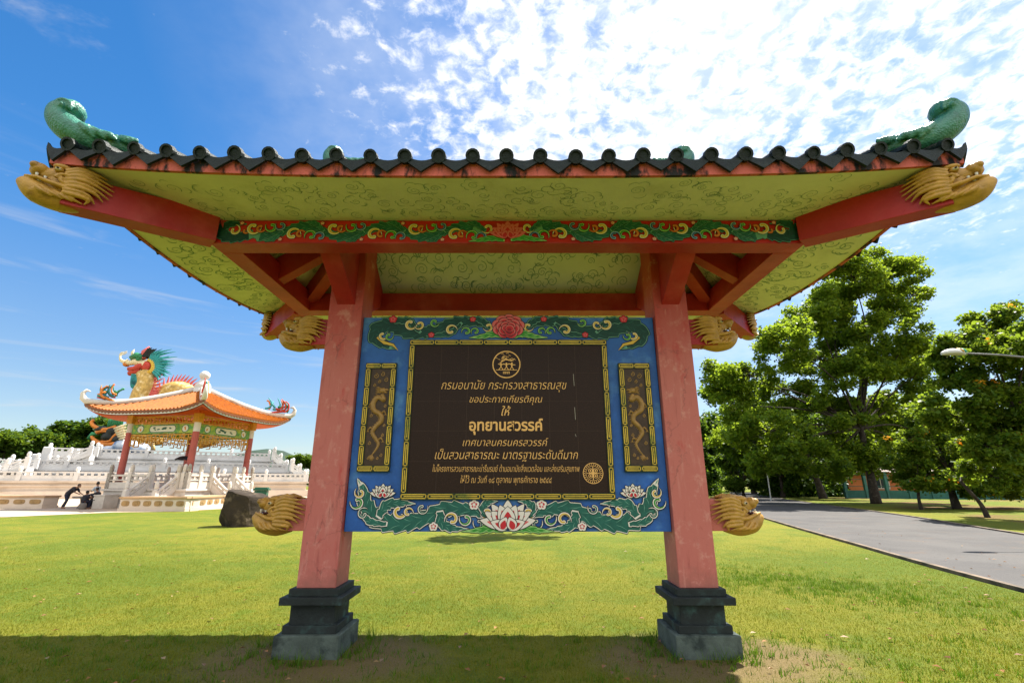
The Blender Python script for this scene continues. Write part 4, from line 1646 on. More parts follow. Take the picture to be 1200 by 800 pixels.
roadL = bez([(5.2, -8), (6.2, 0), (7.62, 7.96), (9.08, 13.7), (11.0, 20.8), (13.2, 28), (17.7, 40), (24, 56), (33, 76), (48, 110)], 8)
roadR = bez([(10.8, -8), (11.8, 0), (13.3, 7.5), (14.9, 13.2), (17.0, 18.8), (19.9, 26.0), (24.6, 40), (30.2, 56), (38.6, 76), (53.5, 110)], 8)
n = len(roadL)
vs = [(p.x, p.y, 0.012) for p in roadL] + [(p.x, p.y, 0.012) for p in roadR]
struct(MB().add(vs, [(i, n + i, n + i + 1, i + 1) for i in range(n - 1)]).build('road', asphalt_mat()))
kerb_m = mat('stained_kerb_concrete', (0.17, 0.125, 0.085), 0.85, 0.3, 5, (0.06, 0.05, 0.035), (0.45, 0.62), 2, 0.3, 30)


def kerb(edge, sgn):
    m = MB()
    vs, fs = [], []
    k = len(edge)
    for i, p in enumerate(edge):
        d = edge[min(i + 1, k - 1)] - edge[max(i - 1, 0)]
        d.normalize()
        nn = Vector((-d.y, d.x, 0)) * sgn
        a, b_ = p, p + nn * 0.12
        vs += [(a.x, a.y, -0.02), (a.x, a.y, 0.055), (b_.x, b_.y, 0.06), (b_.x, b_.y, -0.02)]
    for i in range(k - 1):
        for j in range(4):
            j2 = (j + 1) % 4
            fs.append((4 * i + j, 4 * i + 4 + j, 4 * i + 4 + j2, 4 * i + j2))
    m.add(vs, fs)
    return struct(m.build('kerb', kerb_m))


kerb(roadL, 1)
kerb(roadR, -1)
sand_m = mat('pale_paving', (0.46, 0.36, 0.26), 0.9, 0.12, 2, (0.38, 0.29, 0.2), (0.45, 0.65), 1.2, 0.2, 20)
pv = [(-60, 22), (-24.6, 24.7), (-22.7, 28.9), (-20.0, 29.6), (-16.5, 40), (-15, 60), (-30, 80), (-90, 60)]
struct(MB().add([(x, y, 0.014) for x, y in pv], [tuple(range(len(pv)))]).build('paved_path', sand_m))

# ------------------------------------------------------------------ grass blades and fallen leaves
blade_m = leaf_mat('grass_blade', [(0.085, 0.12, 0.004), (0.14, 0.155, 0.006), (0.18, 0.165, 0.008), (0.11, 0.14, 0.005), (0.24, 0.19, 0.04)], 0.35, (0.26, 0.28, 0.008))


def road_x(y):
    for a, b_ in zip(roadL[:-1], roadL[1:]):
        if a.y <= y <= b_.y:
            return a.x + (b_.x - a.x) * (y - a.y) / (b_.y - a.y)
    return 99


def blades(name, pts, hgt, wid, m, seed=1):
    rs = np.random.RandomState(seed)
    N = len(pts)
    a = rs.uniform(0, 2 * np.pi, N)
    h = hgt * rs.uniform(0.5, 1.25, N)
    w = wid * rs.uniform(0.7, 1.3, N)
    lean = rs.uniform(0.1, 0.9, N) * h
    la = rs.uniform(0, 2 * np.pi, N)
    v = np.zeros((N, 3, 3))
    v[:, 0, 0] = pts[:, 0] - np.cos(a) * w / 2
    v[:, 0, 1] = pts[:, 1] - np.sin(a) * w / 2
    v[:, 1, 0] = pts[:, 0] + np.cos(a) * w / 2
    v[:, 1, 1] = pts[:, 1] + np.sin(a) * w / 2
    v[:, 2, 0] = pts[:, 0] + np.cos(la) * lean
    v[:, 2, 1] = pts[:, 1] + np.sin(la) * lean
    v[:, 2, 2] = h
    v[:, :2, 2] = -0.003
    me = bpy.data.meshes.new(name)
    me.vertices.add(N * 3)
    me.vertices.foreach_set('co', v.ravel())
    me.loops.add(N * 3)
    me.loops.foreach_set('vertex_index', np.arange(N * 3, dtype=np.int32))
    me.polygons.add(N)
    me.polygons.foreach_set('loop_start', np.arange(0, N * 3, 3, dtype=np.int32))
    me.polygons.foreach_set('loop_total', np.full(N, 3, dtype=np.int32))
    me.update()
    me.validate()
    o = link(name, me, m)
    o['kind'] = 'stuff'
    return o


rs = np.random.RandomState(3)
NB = 420000
yy = 3.9 + (1 - rs.uniform(0, 1, NB) ** 0.5) * 13.0
xx = (rs.uniform(-1, 1, NB)) * (1.15 * yy + 1.0)
ok = xx < np.interp(yy, [p.y for p in roadL], [p.x for p in roadL]) - 0.2
for sx in (-1, 1):
    ok &= ~((np.abs(xx - XC - sx * HALF) < 0.31) & (np.abs(yy - YC) < 0.31))
    dd = np.hypot((xx - XC - sx * HALF - 0.1) * 0.9, (yy - YC + 0.25) * 1.5)
    ok &= ~((dd < 1.15) & (rs.uniform(0, 1, NB) < 0.85 * np.clip((1.3 - dd) / 0.5, 0, 1)))
pts = np.stack([xx, yy], 1)[ok]
gh = 0.022 + 0.004 * np.sin(pts[:, 0] * 1.7) * np.cos(pts[:, 1] * 1.3)
blades('grass', pts, gh, 0.0048, blade_m)
# longer tufts: at the plinths, and a rank patch on the right of the lawn
tp, th_ = [], []
for sx in (-1, 1):
    for k in range(46):
        a = rs.uniform(0, 6.28)
        r = 0.36 + rs.uniform(0, 0.22)
        cx_, cy_ = XC + sx * HALF + r * math.cos(a) * 1.1, YC + r * math.sin(a)
        for q in range(14):
            tp.append((cx_ + rs.normal(0, 0.03), cy_ + rs.normal(0, 0.03)))
            th_.append(rs.uniform(0.05, 0.15))
for k in range(640):
    t = rs.uniform(0, 1)
    cx_, cy_ = 3.4 + 2.6 * t + rs.normal(0, 0.55), 9.3 - 2.6 * t + rs.normal(0, 0.75)
    for q in range(9):
        tp.append((cx_ + rs.normal(0, 0.04), cy_ + rs.normal(0, 0.04)))
        th_.append(rs.uniform(0.04, 0.085))
for k in range(700):
    cx_, cy_ = rs.uniform(-5, 5), rs.uniform(4.0, 5.6)
    for q in range(8):
        tp.append((cx_ + rs.normal(0, 0.03), cy_ + rs.normal(0, 0.03)))
        th_.append(rs.uniform(0.035, 0.07))
tp = np.array(tp)
okk = np.ones(len(tp), bool)
for sx in (-1, 1):
    okk &= ~((np.abs(tp[:, 0] - XC - sx * HALF) < 0.31) & (np.abs(tp[:, 1] - YC) < 0.31))
tuft_m = leaf_mat('rank_grass_blade', [(0.04, 0.11, 0.006), (0.07, 0.15, 0.008), (0.12, 0.17, 0.012)], 0.35, (0.16, 0.30, 0.01))
blades('long_grass', tp[okk], np.array(th_)[okk], 0.008, tuft_m, 5)

# fallen leaves
lm = leaf_mat('dry_leaf', [(0.22, 0.09, 0.03), (0.30, 0.15, 0.05), (0.16, 0.07, 0.03), (0.35, 0.25, 0.12)], 0.1, (0.3, 0.15, 0.05))
mb = MB()
rnd = random.Random(4)
for k in range(420):
    y = 4.2 + 14 * rnd.random() ** 1.3
    x = rnd.uniform(-1.1 * y, 1.1 * y)
    if x > road_x(y) + 3:
        continue
    s = rnd.uniform(0.02, 0.045)
    a = rnd.uniform(0, 6.28)
    z = rnd.uniform(0.025, 0.04)
    c, d = math.cos(a), math.sin(a)
    mb.add([(x - c * s, y - d * s, z), (x - d * s * .45, y + c * s * .45, z + .012), (x + c * s, y + d * s, z), (x + d * s * .45, y - c * s * .45, z + .006)], [(0, 1, 2, 3)])
mb.build('fallen_leaves', lm)['kind'] = 'stuff'

# ------------------------------------------------------------------ trees
bark_m = mat('grey_brown_bark', (0.038, 0.029, 0.023), 0.9, 0.4, 6, (0.075, 0.062, 0.05), (0.5, 0.7), 3, 0.6, 14)
LEAF = dict(
    rain=leaf_mat('rain_tree_leaf', [(0.035, 0.085, 0.008), (0.065, 0.135, 0.012), (0.10, 0.17, 0.016), (0.05, 0.11, 0.010), (0.14, 0.17, 0.02)], 0.58, (0.46, 0.58, 0.03)),
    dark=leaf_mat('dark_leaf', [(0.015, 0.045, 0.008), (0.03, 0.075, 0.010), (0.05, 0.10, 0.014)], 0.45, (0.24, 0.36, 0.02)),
    mid=leaf_mat('mid_green_leaf', [(0.025, 0.07, 0.008), (0.055, 0.12, 0.010), (0.095, 0.155, 0.016), (0.13, 0.16, 0.02)], 0.52, (0.40, 0.52, 0.03)),
    far=leaf_mat('far_leaf', [(0.03, 0.07, 0.008), (0.05, 0.10, 0.010), (0.065, 0.115, 0.014)], 0.45, (0.26, 0.36, 0.02)),
)
flower_m = leaf_mat('orange_yellow_blossom', [(0.75, 0.30, 0.02), (0.80, 0.42, 0.03), (0.70, 0.22, 0.02)], 0.3, (0.8, 0.4, 0.02))


def leaf_cloud(name, clumps, per, size, m, parent, seed, flat=0.55):
    """clumps: list of (centre, radius); small separate leaf faces scattered through each"""
    rs = np.random.RandomState(seed)
    C_ = np.array([c[:3] for c, r in clumps])
    Rr = np.array([r for c, r in clumps])
    k = np.maximum(4, (per * (Rr / Rr.mean()) ** 2).astype(int))
    idx = np.repeat(np.arange(len(clumps)), k)
    N = len(idx)
    d = rs.normal(0, 1, (N, 3))
    d /= np.linalg.norm(d, axis=1)[:, None]
    rad = rs.uniform(0.15, 1, N) ** 0.6
    p = C_[idx] + d * (rad * Rr[idx])[:, None] * np.array([1, 1, flat])
    # leaves come in little sprays
    p += rs.normal(0, size * 0.6, (N, 3))
    nrm = rs.normal(0, 0.75, (N, 3)) + np.array([0, 0, 0.9])
    nrm /= np.linalg.norm(nrm, axis=1)[:, None]
    a = rs.normal(0, 1, (N, 3))
    a -= nrm * (a * nrm).sum(1)[:, None]
    a /= np.linalg.norm(a, axis=1)[:, None] + 1e-9
    b_ = np.cross(nrm, a)
    s = size * rs.uniform(0.6, 1.35, N)
    L_ = a * s[:, None]
    W_ = b_ * (s * 0.33)[:, None]
    v = np.stack([p - L_ * 0.5, p + W_, p + L_ * 0.5, p - W_], 1)
    me = bpy.data.meshes.new(name)
    me.vertices.add(N * 4)
    me.vertices.foreach_set('co', v.ravel())
    me.loops.add(N * 4)
    me.loops.foreach_set('vertex_index', np.arange(N * 4, dtype=np.int32))
    me.polygons.add(N)
    me.polygons.foreach_set('loop_start', np.arange(0, N * 4, 4, dtype=np.int32))
    me.polygons.foreach_set('loop_total', np.full(N, 4, dtype=np.int32))
    me.update()
    return link(name, me, m, parent)


def make_tree(name, label, loc, lobes, trunk_r, fork, leafkind, per, size, seed, group=None, nsub=7, flowers=0, lean=(0, 0), cr=0.42, branches=True):
    """lobes: (centre xyz local, (rx,ry,rz)); each lobe breaks up into leaf clumps, each clump hangs on a limb"""
    root = thing(name, label, 'tree', loc, 0, group)
    rnd = random.Random(seed)
    mb = MB()
    top = Vector((lean[0], lean[1], fork))
    path = bez([(0, 0, -0.1), (lean[0] * 0.3 + rnd.uniform(-.1, .1), lean[1] * 0.3, fork * 0.35), (lean[0] * 0.7, lean[1] * 0.7 + rnd.uniform(-.1, .1), fork * 0.7), tuple(top)], 4)
    mb.tube(path, lerp_list([trunk_r * 1.45, trunk_r, trunk_r * 0.85, trunk_r * 0.75], len(path)), 9)
    clumps = []
    for (c, r) in lobes:
        c = Vector(c)
        if branches:
            mid = top.lerp(c, 0.5) + Vector((rnd.uniform(-.1, .1), rnd.uniform(-.1, .1), 0.03)) * (c - top).length
            lp = bez([tuple(top - Vector((0, 0, trunk_r))), tuple(mid), tuple(c)], 5)
            r0 = trunk_r * 0.38
            mb.tube(lp, lerp_list([r0, r0 * 0.6, r0 * 0.28], len(lp)), 6)
        for k in range(nsub):
            d = Vector((rnd.gauss(0, 1), rnd.gauss(0, 1), rnd.gauss(0, 1)))
            d.normalize()
            d *= rnd.uniform(0.45, 1.0)
            q = c + Vector((d.x * r[0], d.y * r[1], d.z * r[2]))
            rr = cr * (r[0] + r[2]) / 2 * rnd.uniform(0.65, 1.2)
            clumps.append((q, rr))
            if branches:
                m_ = c.lerp(q, 0.5) + Vector((rnd.uniform(-.1, .1), rnd.uniform(-.1, .1), rnd.uniform(-.1, .1))) * r[0]
                bp = bez([tuple(c), tuple(m_), tuple(q)], 3)
                mb.tube(bp, lerp_list([trunk_r * 0.10, trunk_r * 0.06, trunk_r * 0.02], len(bp)), 5)
    mb.build('trunk', bark_m, root, smooth=True)
    leaf_cloud('crown', clumps, per, size, LEAF[leafkind], root, seed)
    if flowers:
        cl = rnd.sample(clumps, min(flowers, len(clumps)))
        pts = [(c + Vector((rnd.uniform(-.5, .5) * r, -0.75 * r, 0.35 * r)), r * 0.24) for c, r in cl]
        leaf_cloud('blossom', pts, 26, size * 0.75, flower_m, root, seed + 1)
    return root


def px_lobes(base, D, lst, seed, depth=3.5):
    """lobes given as photo measurements (x, y, half width, half height) at distance D, turned into metres round the trunk"""
    rnd = random.Random(seed)
    out = []
    for (px, py, rx, ry) in lst:
        dy = rnd.uniform(-depth, depth)
        p = atY(px, py, D + dy)
        u_, f_, w_ = ray(px, py)
        k = (D + dy) / f_ / FPX
        out.append((p - Vector(base), (rx * k, max(rx, ry) * k * 0.9, ry * k)))
    return out


bA = gnd(1027, 590)
lobA = [(1000, 325, 45, 30), (1045, 320, 36, 28), (955, 365, 42, 30), (1005, 380, 48, 30), (1055, 360, 30, 26), (1062, 400, 26, 24), (915, 400, 40, 28), (960, 420, 46, 30), (1015, 435, 44, 32), (880, 440, 40, 26), (915, 460, 44, 30),
        (970, 480, 46, 28), (1035, 480, 38, 26), (862, 475, 30, 24), (1050, 440, 32, 24), (900, 505, 44, 24), (1000, 525, 42, 18), (1055, 520, 30, 18), (845, 440, 26, 20), (1078, 470, 28, 22), (1085, 430, 24, 20), (930, 520, 40, 20), (870, 510, 34, 22), (1030, 545, 36, 14), (965, 545, 40, 14), (900, 545, 36, 14), (1075, 505, 26, 18), (1030, 410, 30, 22), (985, 350, 34, 22), (1070, 345, 20, 18)]
make_tree('rain_tree', 'tallest spreading tree with feathery light crown beside the park road', bA, px_lobes(bA, bA.y, lobA, 3, 4.5), 0.30, 6.5, 'rain', 300, 0.29, 11, nsub=16, cr=0.36)
bB = gnd(965, 584)
lobB = [(870, 480, 34, 30), (905, 500, 36, 26), (945, 500, 36, 26), (985, 515, 34, 22), (840, 510, 28, 26), (880, 530, 38, 22), (930, 535, 40, 20), (975, 545, 34, 16), (850, 460, 24, 22)]
make_tree('shade_tree', 'dark shady tree with leaning grey trunk left of the tallest tree', bB, px_lobes(bB, bB.y, lobB, 4, 5), 0.34, 5.5, 'dark', 280, 0.42, 12, nsub=14, lean=(-1.2, 0))
bC = Vector((24.6, 22.4, 0))
lobC = [(1150, 382, 32, 20), (1185, 380, 30, 22), (1128, 400, 24, 18), (1165, 415, 38, 24), (1205, 410, 36, 28), (1120, 440, 28, 18), (1150, 460, 36, 24), (1195, 465, 40, 28), (1230, 430, 34, 36), (1180, 500, 42, 24), (1225, 490, 36, 30), (1100, 480, 26, 20), (1130, 495, 30, 18), (1160, 525, 34, 18), (1205, 530, 36, 20), (1110, 415, 20, 16), (1270, 400, 40, 40), (1290, 460, 40, 36)]
make_tree('flowering_tree', 'dark glossy tree with orange blossom behind the street lamp', bC, px_lobes(bC, bC.y, lobC, 6, 1.6), 0.22, 3.4, 'mid', 260, 0.2, 13, nsub=14, cr=0.36, flowers=26, lean=(-0.8, 0))
bD = gnd(1122, 596)
lobD = [(1085, 490, 30, 20), (1120, 500, 34, 20), (1065, 515, 26, 16), (1100, 525, 36, 18), (1145, 525, 34, 20), (1180, 535, 34, 18), (1130, 550, 40, 14), (1170, 560, 34, 12), (1195, 560, 30, 14), (1095, 560, 34, 10), (1060, 545, 26, 12), (1150, 500, 30, 16), (1110, 568, 26, 9), (1185, 572, 30, 9), (1075, 566, 20, 8), (1150, 575, 22, 7)]
make_tree('flowering_tree', 'low bushy tree with scattered yellow blossom in front of the green fence', bD, px_lobes(bD, bD.y, lobD, 8, 2), 0.2, 2.6, 'mid', 260, 0.22, 14, nsub=13, cr=0.38, flowers=18)
for (px, py, lbl, ln, sd, lobs) in ((1080, 597, 'thin young tree upright on the verge between road and fence', (0.15, 0), 21, [(1075, 545, 16, 10), (1088, 535, 14, 10), (1070, 530, 12, 9)]),
                                     (1158, 606, 'thin sapling leaning left on the sunny verge beside the road', (-0.9, 0), 22, [(1142, 555, 14, 10), (1150, 545, 12, 8), (1135, 548, 10, 8)])):
    b_ = gnd(px, py)
    make_tree('sapling', lbl, b_, px_lobes(b_, b_.y, lobs, sd, 0.6), 0.09, 1.7, 'mid', 90, 0.22, sd, nsub=5, lean=ln)

# far trees: two kinds built once and copied
rnd = random.Random(77)


def generic_lobes(h, w, nl, rnd, low=0.3):
    out = []
    for k in range(nl):
        a = rnd.uniform(0, 6.28)
        t = rnd.uniform(low, 0.9)
        r = w * (1 - ((t - 0.5) / 0.62) ** 2 * 0.8) * rnd.uniform(0.25, 0.8)
        out.append(((math.cos(a) * r, math.sin(a) * r, t * h), (w * 0.36, w * 0.36, w * 0.27)))
    return out


K1 = make_tree('park_tree', 'dark far tree standing nearest the road bend, behind the right post', (0, 0, 0), generic_lobes(15, 6.0, 15, rnd), 0.42, 4.2, 'dark', 170, 0.6, 31, 'trees in the grove along the road', nsub=11)
K2 = make_tree('park_tree', 'second far tree along the road', (0, 0, 0), generic_lobes(12, 5.5, 14, rnd, 0.22), 0.34, 2.6, 'far', 170, 0.6, 32, 'trees in the grove along the road', nsub=11)
grove = [(812, 92, 0, 1.0, 'dark far tree showing just beside the right post, left of the road'), (836, 118, 1, 1.0, 'paler far tree over the end of the road'),
         (862, 112, 0, 1.15, 'dark far tree right of the pale one at the end of the road'), (884, 92, 1, 1.2, 'paler grove tree behind the far white lamp post'),
         (905, 84, 0, 1.0, 'dark grove tree just right of the far white lamp post'), (922, 72, 1, 0.9, 'smaller paler grove tree left of the leaning grey trunk'),
         (945, 88, 0, 1.1, 'dark grove tree between the lamp post and the leaning grey trunk'), (985, 80, 1, 1.1, 'paler grove tree right of the leaning grey trunk'),
         (1012, 96, 0, 1.0, 'dark grove tree behind the trunk of the tallest tree'), (1052, 88, 1, 1.2, 'pale far tree rising behind the orange building'), (1092, 84, 0, 0.95, 'dark far tree behind the orange building, left of the blossom tree'),
         (1150, 80, 1, 1.1, 'pale far tree behind the low blossom tree'), (1205, 76, 0, 0.9, 'dark far tree at the right edge beyond the fence'),
         (826, 70, 0, 0.62, 'small dark tree at the road end close beside the right post'), (872, 66, 1, 0.55, 'small bushy tree left of the far white lamp post, nearest the road'), (918, 64, 0, 0.55, 'small dark bushy tree right of the far white lamp post, nearest the road'), (990, 72, 0, 0.6, 'small dark tree close against the left end of the teal fence')]
used = [False, False]
for (px, D, k, s, lbl) in grove:
    src = (K1, K2)[k]
    o = src if not used[k] else copy_tree(src)
    used[k] = True
    zc_ = 0.9578 * D
    o.location = ((px - 600) / FPX * (zc_ - 0.43), D, 0)
    o.rotation_euler = (0, 0, rnd.uniform(0, 6.28))
    o.scale = (s, s, s * rnd.uniform(0.9, 1.1))
    o['label'] = lbl
left = [(-25, 78, 1, 0.75, 'sunny green tree at the far left edge behind the white terrace'), (16, 84, 1, 0.78, 'second sunny green tree in from the left edge behind the terrace'), (48, 104, 0, 0.86, 'dark tree left of the terrace stairs on the skyline'),
        (78, 110, 0, 0.88, 'dark skyline tree above the upper terrace stairs'), (104, 104, 0, 0.95, 'dark skyline tree just left of the lower dragon head'), (132, 118, 1, 0.9, 'tree half hidden behind the pavilion roof corner'),
        (352, 200, 1, 1.0, 'tiny far tree right of the terrace beside the left post')]
for (px, D, k, s, lbl) in left:
    o = copy_tree((K1, K2)[k])
    o.location = ((px - 600) / FPX * (0.9578 * D - 0.43), D, 0)
    o.rotation_euler = (0, 0, rnd.uniform(0, 6.28))
    o.scale = (s * 1.3, s * 1.3, s * 1.12)
    o['label'] = lbl
    o['group'] = 'trees behind the white terrace'
# shaded undergrowth under the grove
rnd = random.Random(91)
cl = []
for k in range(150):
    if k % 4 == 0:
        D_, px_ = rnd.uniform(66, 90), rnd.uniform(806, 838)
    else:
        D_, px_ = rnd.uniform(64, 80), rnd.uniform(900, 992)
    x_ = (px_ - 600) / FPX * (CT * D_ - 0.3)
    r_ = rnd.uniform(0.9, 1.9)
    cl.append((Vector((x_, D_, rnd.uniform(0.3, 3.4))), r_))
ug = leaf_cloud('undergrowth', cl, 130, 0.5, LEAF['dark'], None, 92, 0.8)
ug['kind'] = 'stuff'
# the tree whose shade falls on the lawn behind the board
st = make_tree('slender_tree', 'slender tree behind the board whose dappled shade lies on the lawn', (3.75, 18.55, 0), [((0.0, 0, 8.2), (1.3, 1.1, 0.7)), ((0.5, 0.3, 9.4), (1.0, 1.0, 0.6)), ((-0.7, -0.3, 9.0), (0.9, 0.9, 0.6))], 0.10, 6.6, 'mid', 90, 0.3, 41, nsub=6)

# ------------------------------------------------------------------ hill
hill = MB()
vs, fs = [], []
nx, ny = 60, 16
rnd = random.Random(8)
hx0 = atY(318, 540, 700).x
for j in range(ny + 1):
    for i in range(nx + 1):
        x = -900 + 1100 * i / nx
        y = 620 + 260 * j / ny
        t = math.sin(math.pi * j / ny) ** 0.7
        z = 50 * math.exp(-((x - hx0 + 25) / 75) ** 2) + 22 * math.exp(-((x + 640) / 110) ** 2) + 7 * math.exp(-((x + 450) / 150) ** 2)
        vs.append((x, y, z * t + rnd.uniform(-1.2, 1.2) * t - 1.5))
for j in range(ny):
    for i in range(nx):
        a = j * (nx + 1) + i
        fs.append((a, a + 1, a + nx + 2, a + nx + 1))
hill.add(vs, fs)
struct(hill.build('hill', mat('wooded_hillside', (0.022, 0.042, 0.026), 0.95, 0.5, 0.06, (0.035, 0.055, 0.04), (0.4, 0.7), 0.02, 1.0, 0.08), smooth=True))

# ------------------------------------------------------------------ fence and orange building on the right
teal_m = mat('faded_teal_fence_paint', (0.035, 0.13, 0.115), 0.6, 0.25, 2)
fence = thing('park_fence', 'teal fence of upright posts on a low wall beyond the trees', 'fence', (40, 60, 0))
F0, F1 = Vector((0, 0, 0)), Vector((25, -13.3, 0))
fd = (F1 - F0).normalized()
ln = (F1 - F0).length
MB().beam(F0 + Vector((0, 0, 0.45)), F1 + Vector((0, 0, 0.45)), 0.22, 0.9).build('base_wall', teal_m, fence)
for z in (1.35, 2.15, 2.7):
    MB().beam(F0 + Vector((0, 0, z)), F1 + Vector((0, 0, z)), 0.05, 0.07).build('rail', teal_m, fence)
k = int(ln / 1.9)
pm = None
for i in range(k + 1):
    p = F0 + fd * (ln * i / k)
    if pm is None:
        m = MB().box((0, 0, 1.45), (0.32, 0.32, 2.9)).box((0, 0, 2.95), (0.4, 0.4, 0.1))
        o = m.build('post', teal_m, fence)
        pm = o
    else:
        o = pm.copy()
        COL.objects.link(o)
        o.parent = fence
    o.location = p
orange_w = mat('orange_wall_paint', (0.48, 0.15, 0.05), 0.75, 0.2, 1)
bld = thing('orange_building', 'long low orange building seen through the teal fence', 'building', (63, 62, 0), R(-28))
MB().box((0, 0, 1.55), (36, 6, 3.1)).build('wall', orange_w, bld)
MB().hexa([(-18.8, -3.9, 3.1), (18.8, -3.9, 3.1), (18.8, 4, 3.1), (-18.8, 4, 3.1)], [(-18, -0.2, 4.2), (18, -0.2, 4.2), (18, 0.2, 4.2), (-18, 0.2, 4.2)]).build('roof', mat('brown_tin_roof', (0.13, 0.075, 0.05), 0.6, 0.3, 1), bld)
wm = mat('dark_window_glass', (0.02, 0.025, 0.03), 0.15)
wf = mat('white_window_frame', (0.55, 0.5, 0.42), 0.6)
for i in range(7):
    x = -14.4 + 4.8 * i
    f_ = MB()
    for (cx_, cz_, sx_, sz_) in ((x, 1.06, 1.9, 0.12), (x, 2.54, 1.9, 0.12), (x - 0.9, 1.8, 0.1, 1.36), (x + 0.9, 1.8, 0.1, 1.36), (x, 1.8, 0.06, 1.36)):
        f_.box((cx_, -3.06, cz_), (sx_, 0.12, sz_))
    w = f_.build('window', wf, bld)
    MB().box((x, -3.03, 1.8), (1.7, 0.04, 1.36)).build('pane', wm, w)

# ------------------------------------------------------------------ street lamps
steel_m = mat('dull_lamp_steel', (0.14, 0.14, 0.14), 0.45, 0.2, 4, metal=0.3)
lampw_m = mat('pale_lamp_shell', (0.5, 0.5, 0.48), 0.4)
lx = 16.4
lamp = thing('street_lamp', 'street lamp with long arm and striped head beyond the road', 'street lamp', (lx, 14, 0))
MB().lathe([(0.16, 0), (0.16, 0.25), (0.085, 0.3), (0.055, 5.2), (0.05, 5.25)], n=12).build('pole', steel_m, lamp, smooth=True)
MB().tube([(0, 0, 5.05), (-0.5, 0, 5.16), (-1.6, 0, 5.27), (-2.75, 0, 5.33)], [0.04, 0.036, 0.03, 0.028], 8).build('arm', steel_m, lamp, smooth=True)
hd = MB()
prof = bez([(0.0, 0.0), (0.10, 0.10), (0.34, 0.14), (0.55, 0.11), (0.72, 0.03)], 5)
for i in range(2):
    pass
rings = []
n_ = 14
for p in prof:
    w_2, t_ = 0.03 + 0.13 * math.sin(math.pi * min(1, max(0.02, p.x / 0.72))) ** 0.7, p.y
    rings.append([(-2.65 - p.x, w_2 * math.cos(2 * math.pi * k / n_), 5.33 + (max(0.03, t_) * math.sin(2 * math.pi * k / n_) if math.sin(2 * math.pi * k / n_) > 0 else 0.06 * math.sin(2 * math.pi * k / n_))) for k in range(n_)])
vs = [q for r_ in rings for q in r_]
fs = [(i * n_ + k, i * n_ + (k + 1) % n_, (i + 1) * n_ + (k + 1) % n_, (i + 1) * n_ + k) for i in range(len(rings) - 1) for k in range(n_)]
hd.add(vs, fs)
hd.add([rings[0][k] for k in range(n_)], [tuple(range(n_))])
hd.add([rings[-1][k] for k in range(n_)], [tuple(range(n_))])
lh = hd.build('lamp_head', lampw_m, lamp, smooth=True)
for (x, mt) in ((-2.72, mat('teal_stripe', (0.03, 0.28, 0.26), 0.4)), (-2.84, mat('ochre_stripe', (0.5, 0.3, 0.05), 0.4))):
    q = (-2.65 - x) / 0.72
    w_2 = 0.035 + 0.13 * math.sin(math.pi * q) ** 0.7
    MB().tube([(x + 0.05, -w_2 * 0.95, 5.34), (x + 0.02, -w_2 * 0.7, 5.42), (x, 0, 5.475 - 0.02 * (x > -2.8)), (x + 0.02, w_2 * 0.7, 5.42), (x + 0.05, w_2 * 0.95, 5.34)], 0.03, 7).build('stripe', mt, lh, smooth=True)
fx = gnd(903, 580)
fx = Vector(((901 - 600) / FPX * 0.9578 * 50, 50, 0))
l2 = thing('street_lamp', 'slim pale lamp post far down the road among the trees', 'street lamp', fx)
MB().lathe([(0.1, 0), (0.06, 0.4), (0.05, 6.2)], n=8).build('pole', lampw_m, l2)
MB().tube([(0, 0, 6.1), (-0.7, 0, 6.5), (-2.2, 0, 6.65)], 0.04, 6).build('arm', lampw_m, l2)
MB().ell((-2.55, 0, 6.66), (0.45, 0.15, 0.12)).build('lamp_head', lampw_m, l2, smooth=True)
# ------------------------------------------------------------------ white tiered terrace
white_m = mat('white_limewash', (0.62, 0.60, 0.575), 0.8, 0.08, 0.8, (0.46, 0.445, 0.42), (0.5, 0.75), 0.5, 0.1, 8)
cream_m = mat('cream_limewash', (0.56, 0.47, 0.38), 0.8, 0.12, 0.6, (0.40, 0.31, 0.23), (0.5, 0.75), 0.35, 0.1, 8, streak=(1, 1, 4))
TR = R(29)
T0 = Vector((-42.1, 61.5, 0))
terrace = thing('white_terrace', 'white tiered terrace with posted balustrades and stairs behind the pavilion', 'terrace', T0, TR)
tdir, tin = Vector((math.cos(TR), math.sin(TR), 0)), Vector((-math.sin(TR), math.cos(TR), 0))


def tx(px, yl):
    """along-wall coordinate of the wall at depth yl that is seen at photo column px (near eye level)"""
    k = (px - 600) / FPX * CT
    # (T0 + tdir*x + tin*yl): X = k*Y
    return (k * (T0.y + tin.y * yl) - T0.x - tin.x * yl) / (tdir.x - k * tdir.y)


def cap_post(m, x, y, z, h=1.0, w=0.42):
    m.box((x, y, z + h / 2), (w, w, h))
    m.lathe([(w * 0.46, 0), (w * 0.36, 0.06), (w * 0.5, 0.16), (w * 0.5, 0.38), (w * 0.36, 0.52), (w * 0.08, 0.58)], (x, y, z + h), 10)


def balustrade(x0, x1, y, z, mats, parent, sp=5.2, h=1.0, ends=(True, True)):
    L = x1 - x0
    k = max(1, int(round(L / sp)))
    m = MB()
    m.box(((x0 + x1) / 2, y, z + h - 0.07), (L, 0.3, 0.16))
    m.box(((x0 + x1) / 2, y, z + 0.06), (L, 0.32, 0.12))
    m.box(((x0 + x1) / 2, y + 0.02, z + 0.36), (L, 0.14, 0.48))
    n = int(L / 0.62)
    for i in range(n + 1):
        m.box((x0 + L * i / max(1, n), y, z + 0.72), (0.26, 0.2, 0.28))
    for i in range(k + 1):
        if (i == 0 and not ends[0]) or (i == k and not ends[1]):
            continue
        cap_post(m, x0 + L * i / k, y, z, h)
    return m.build('balustrade', mats, parent)


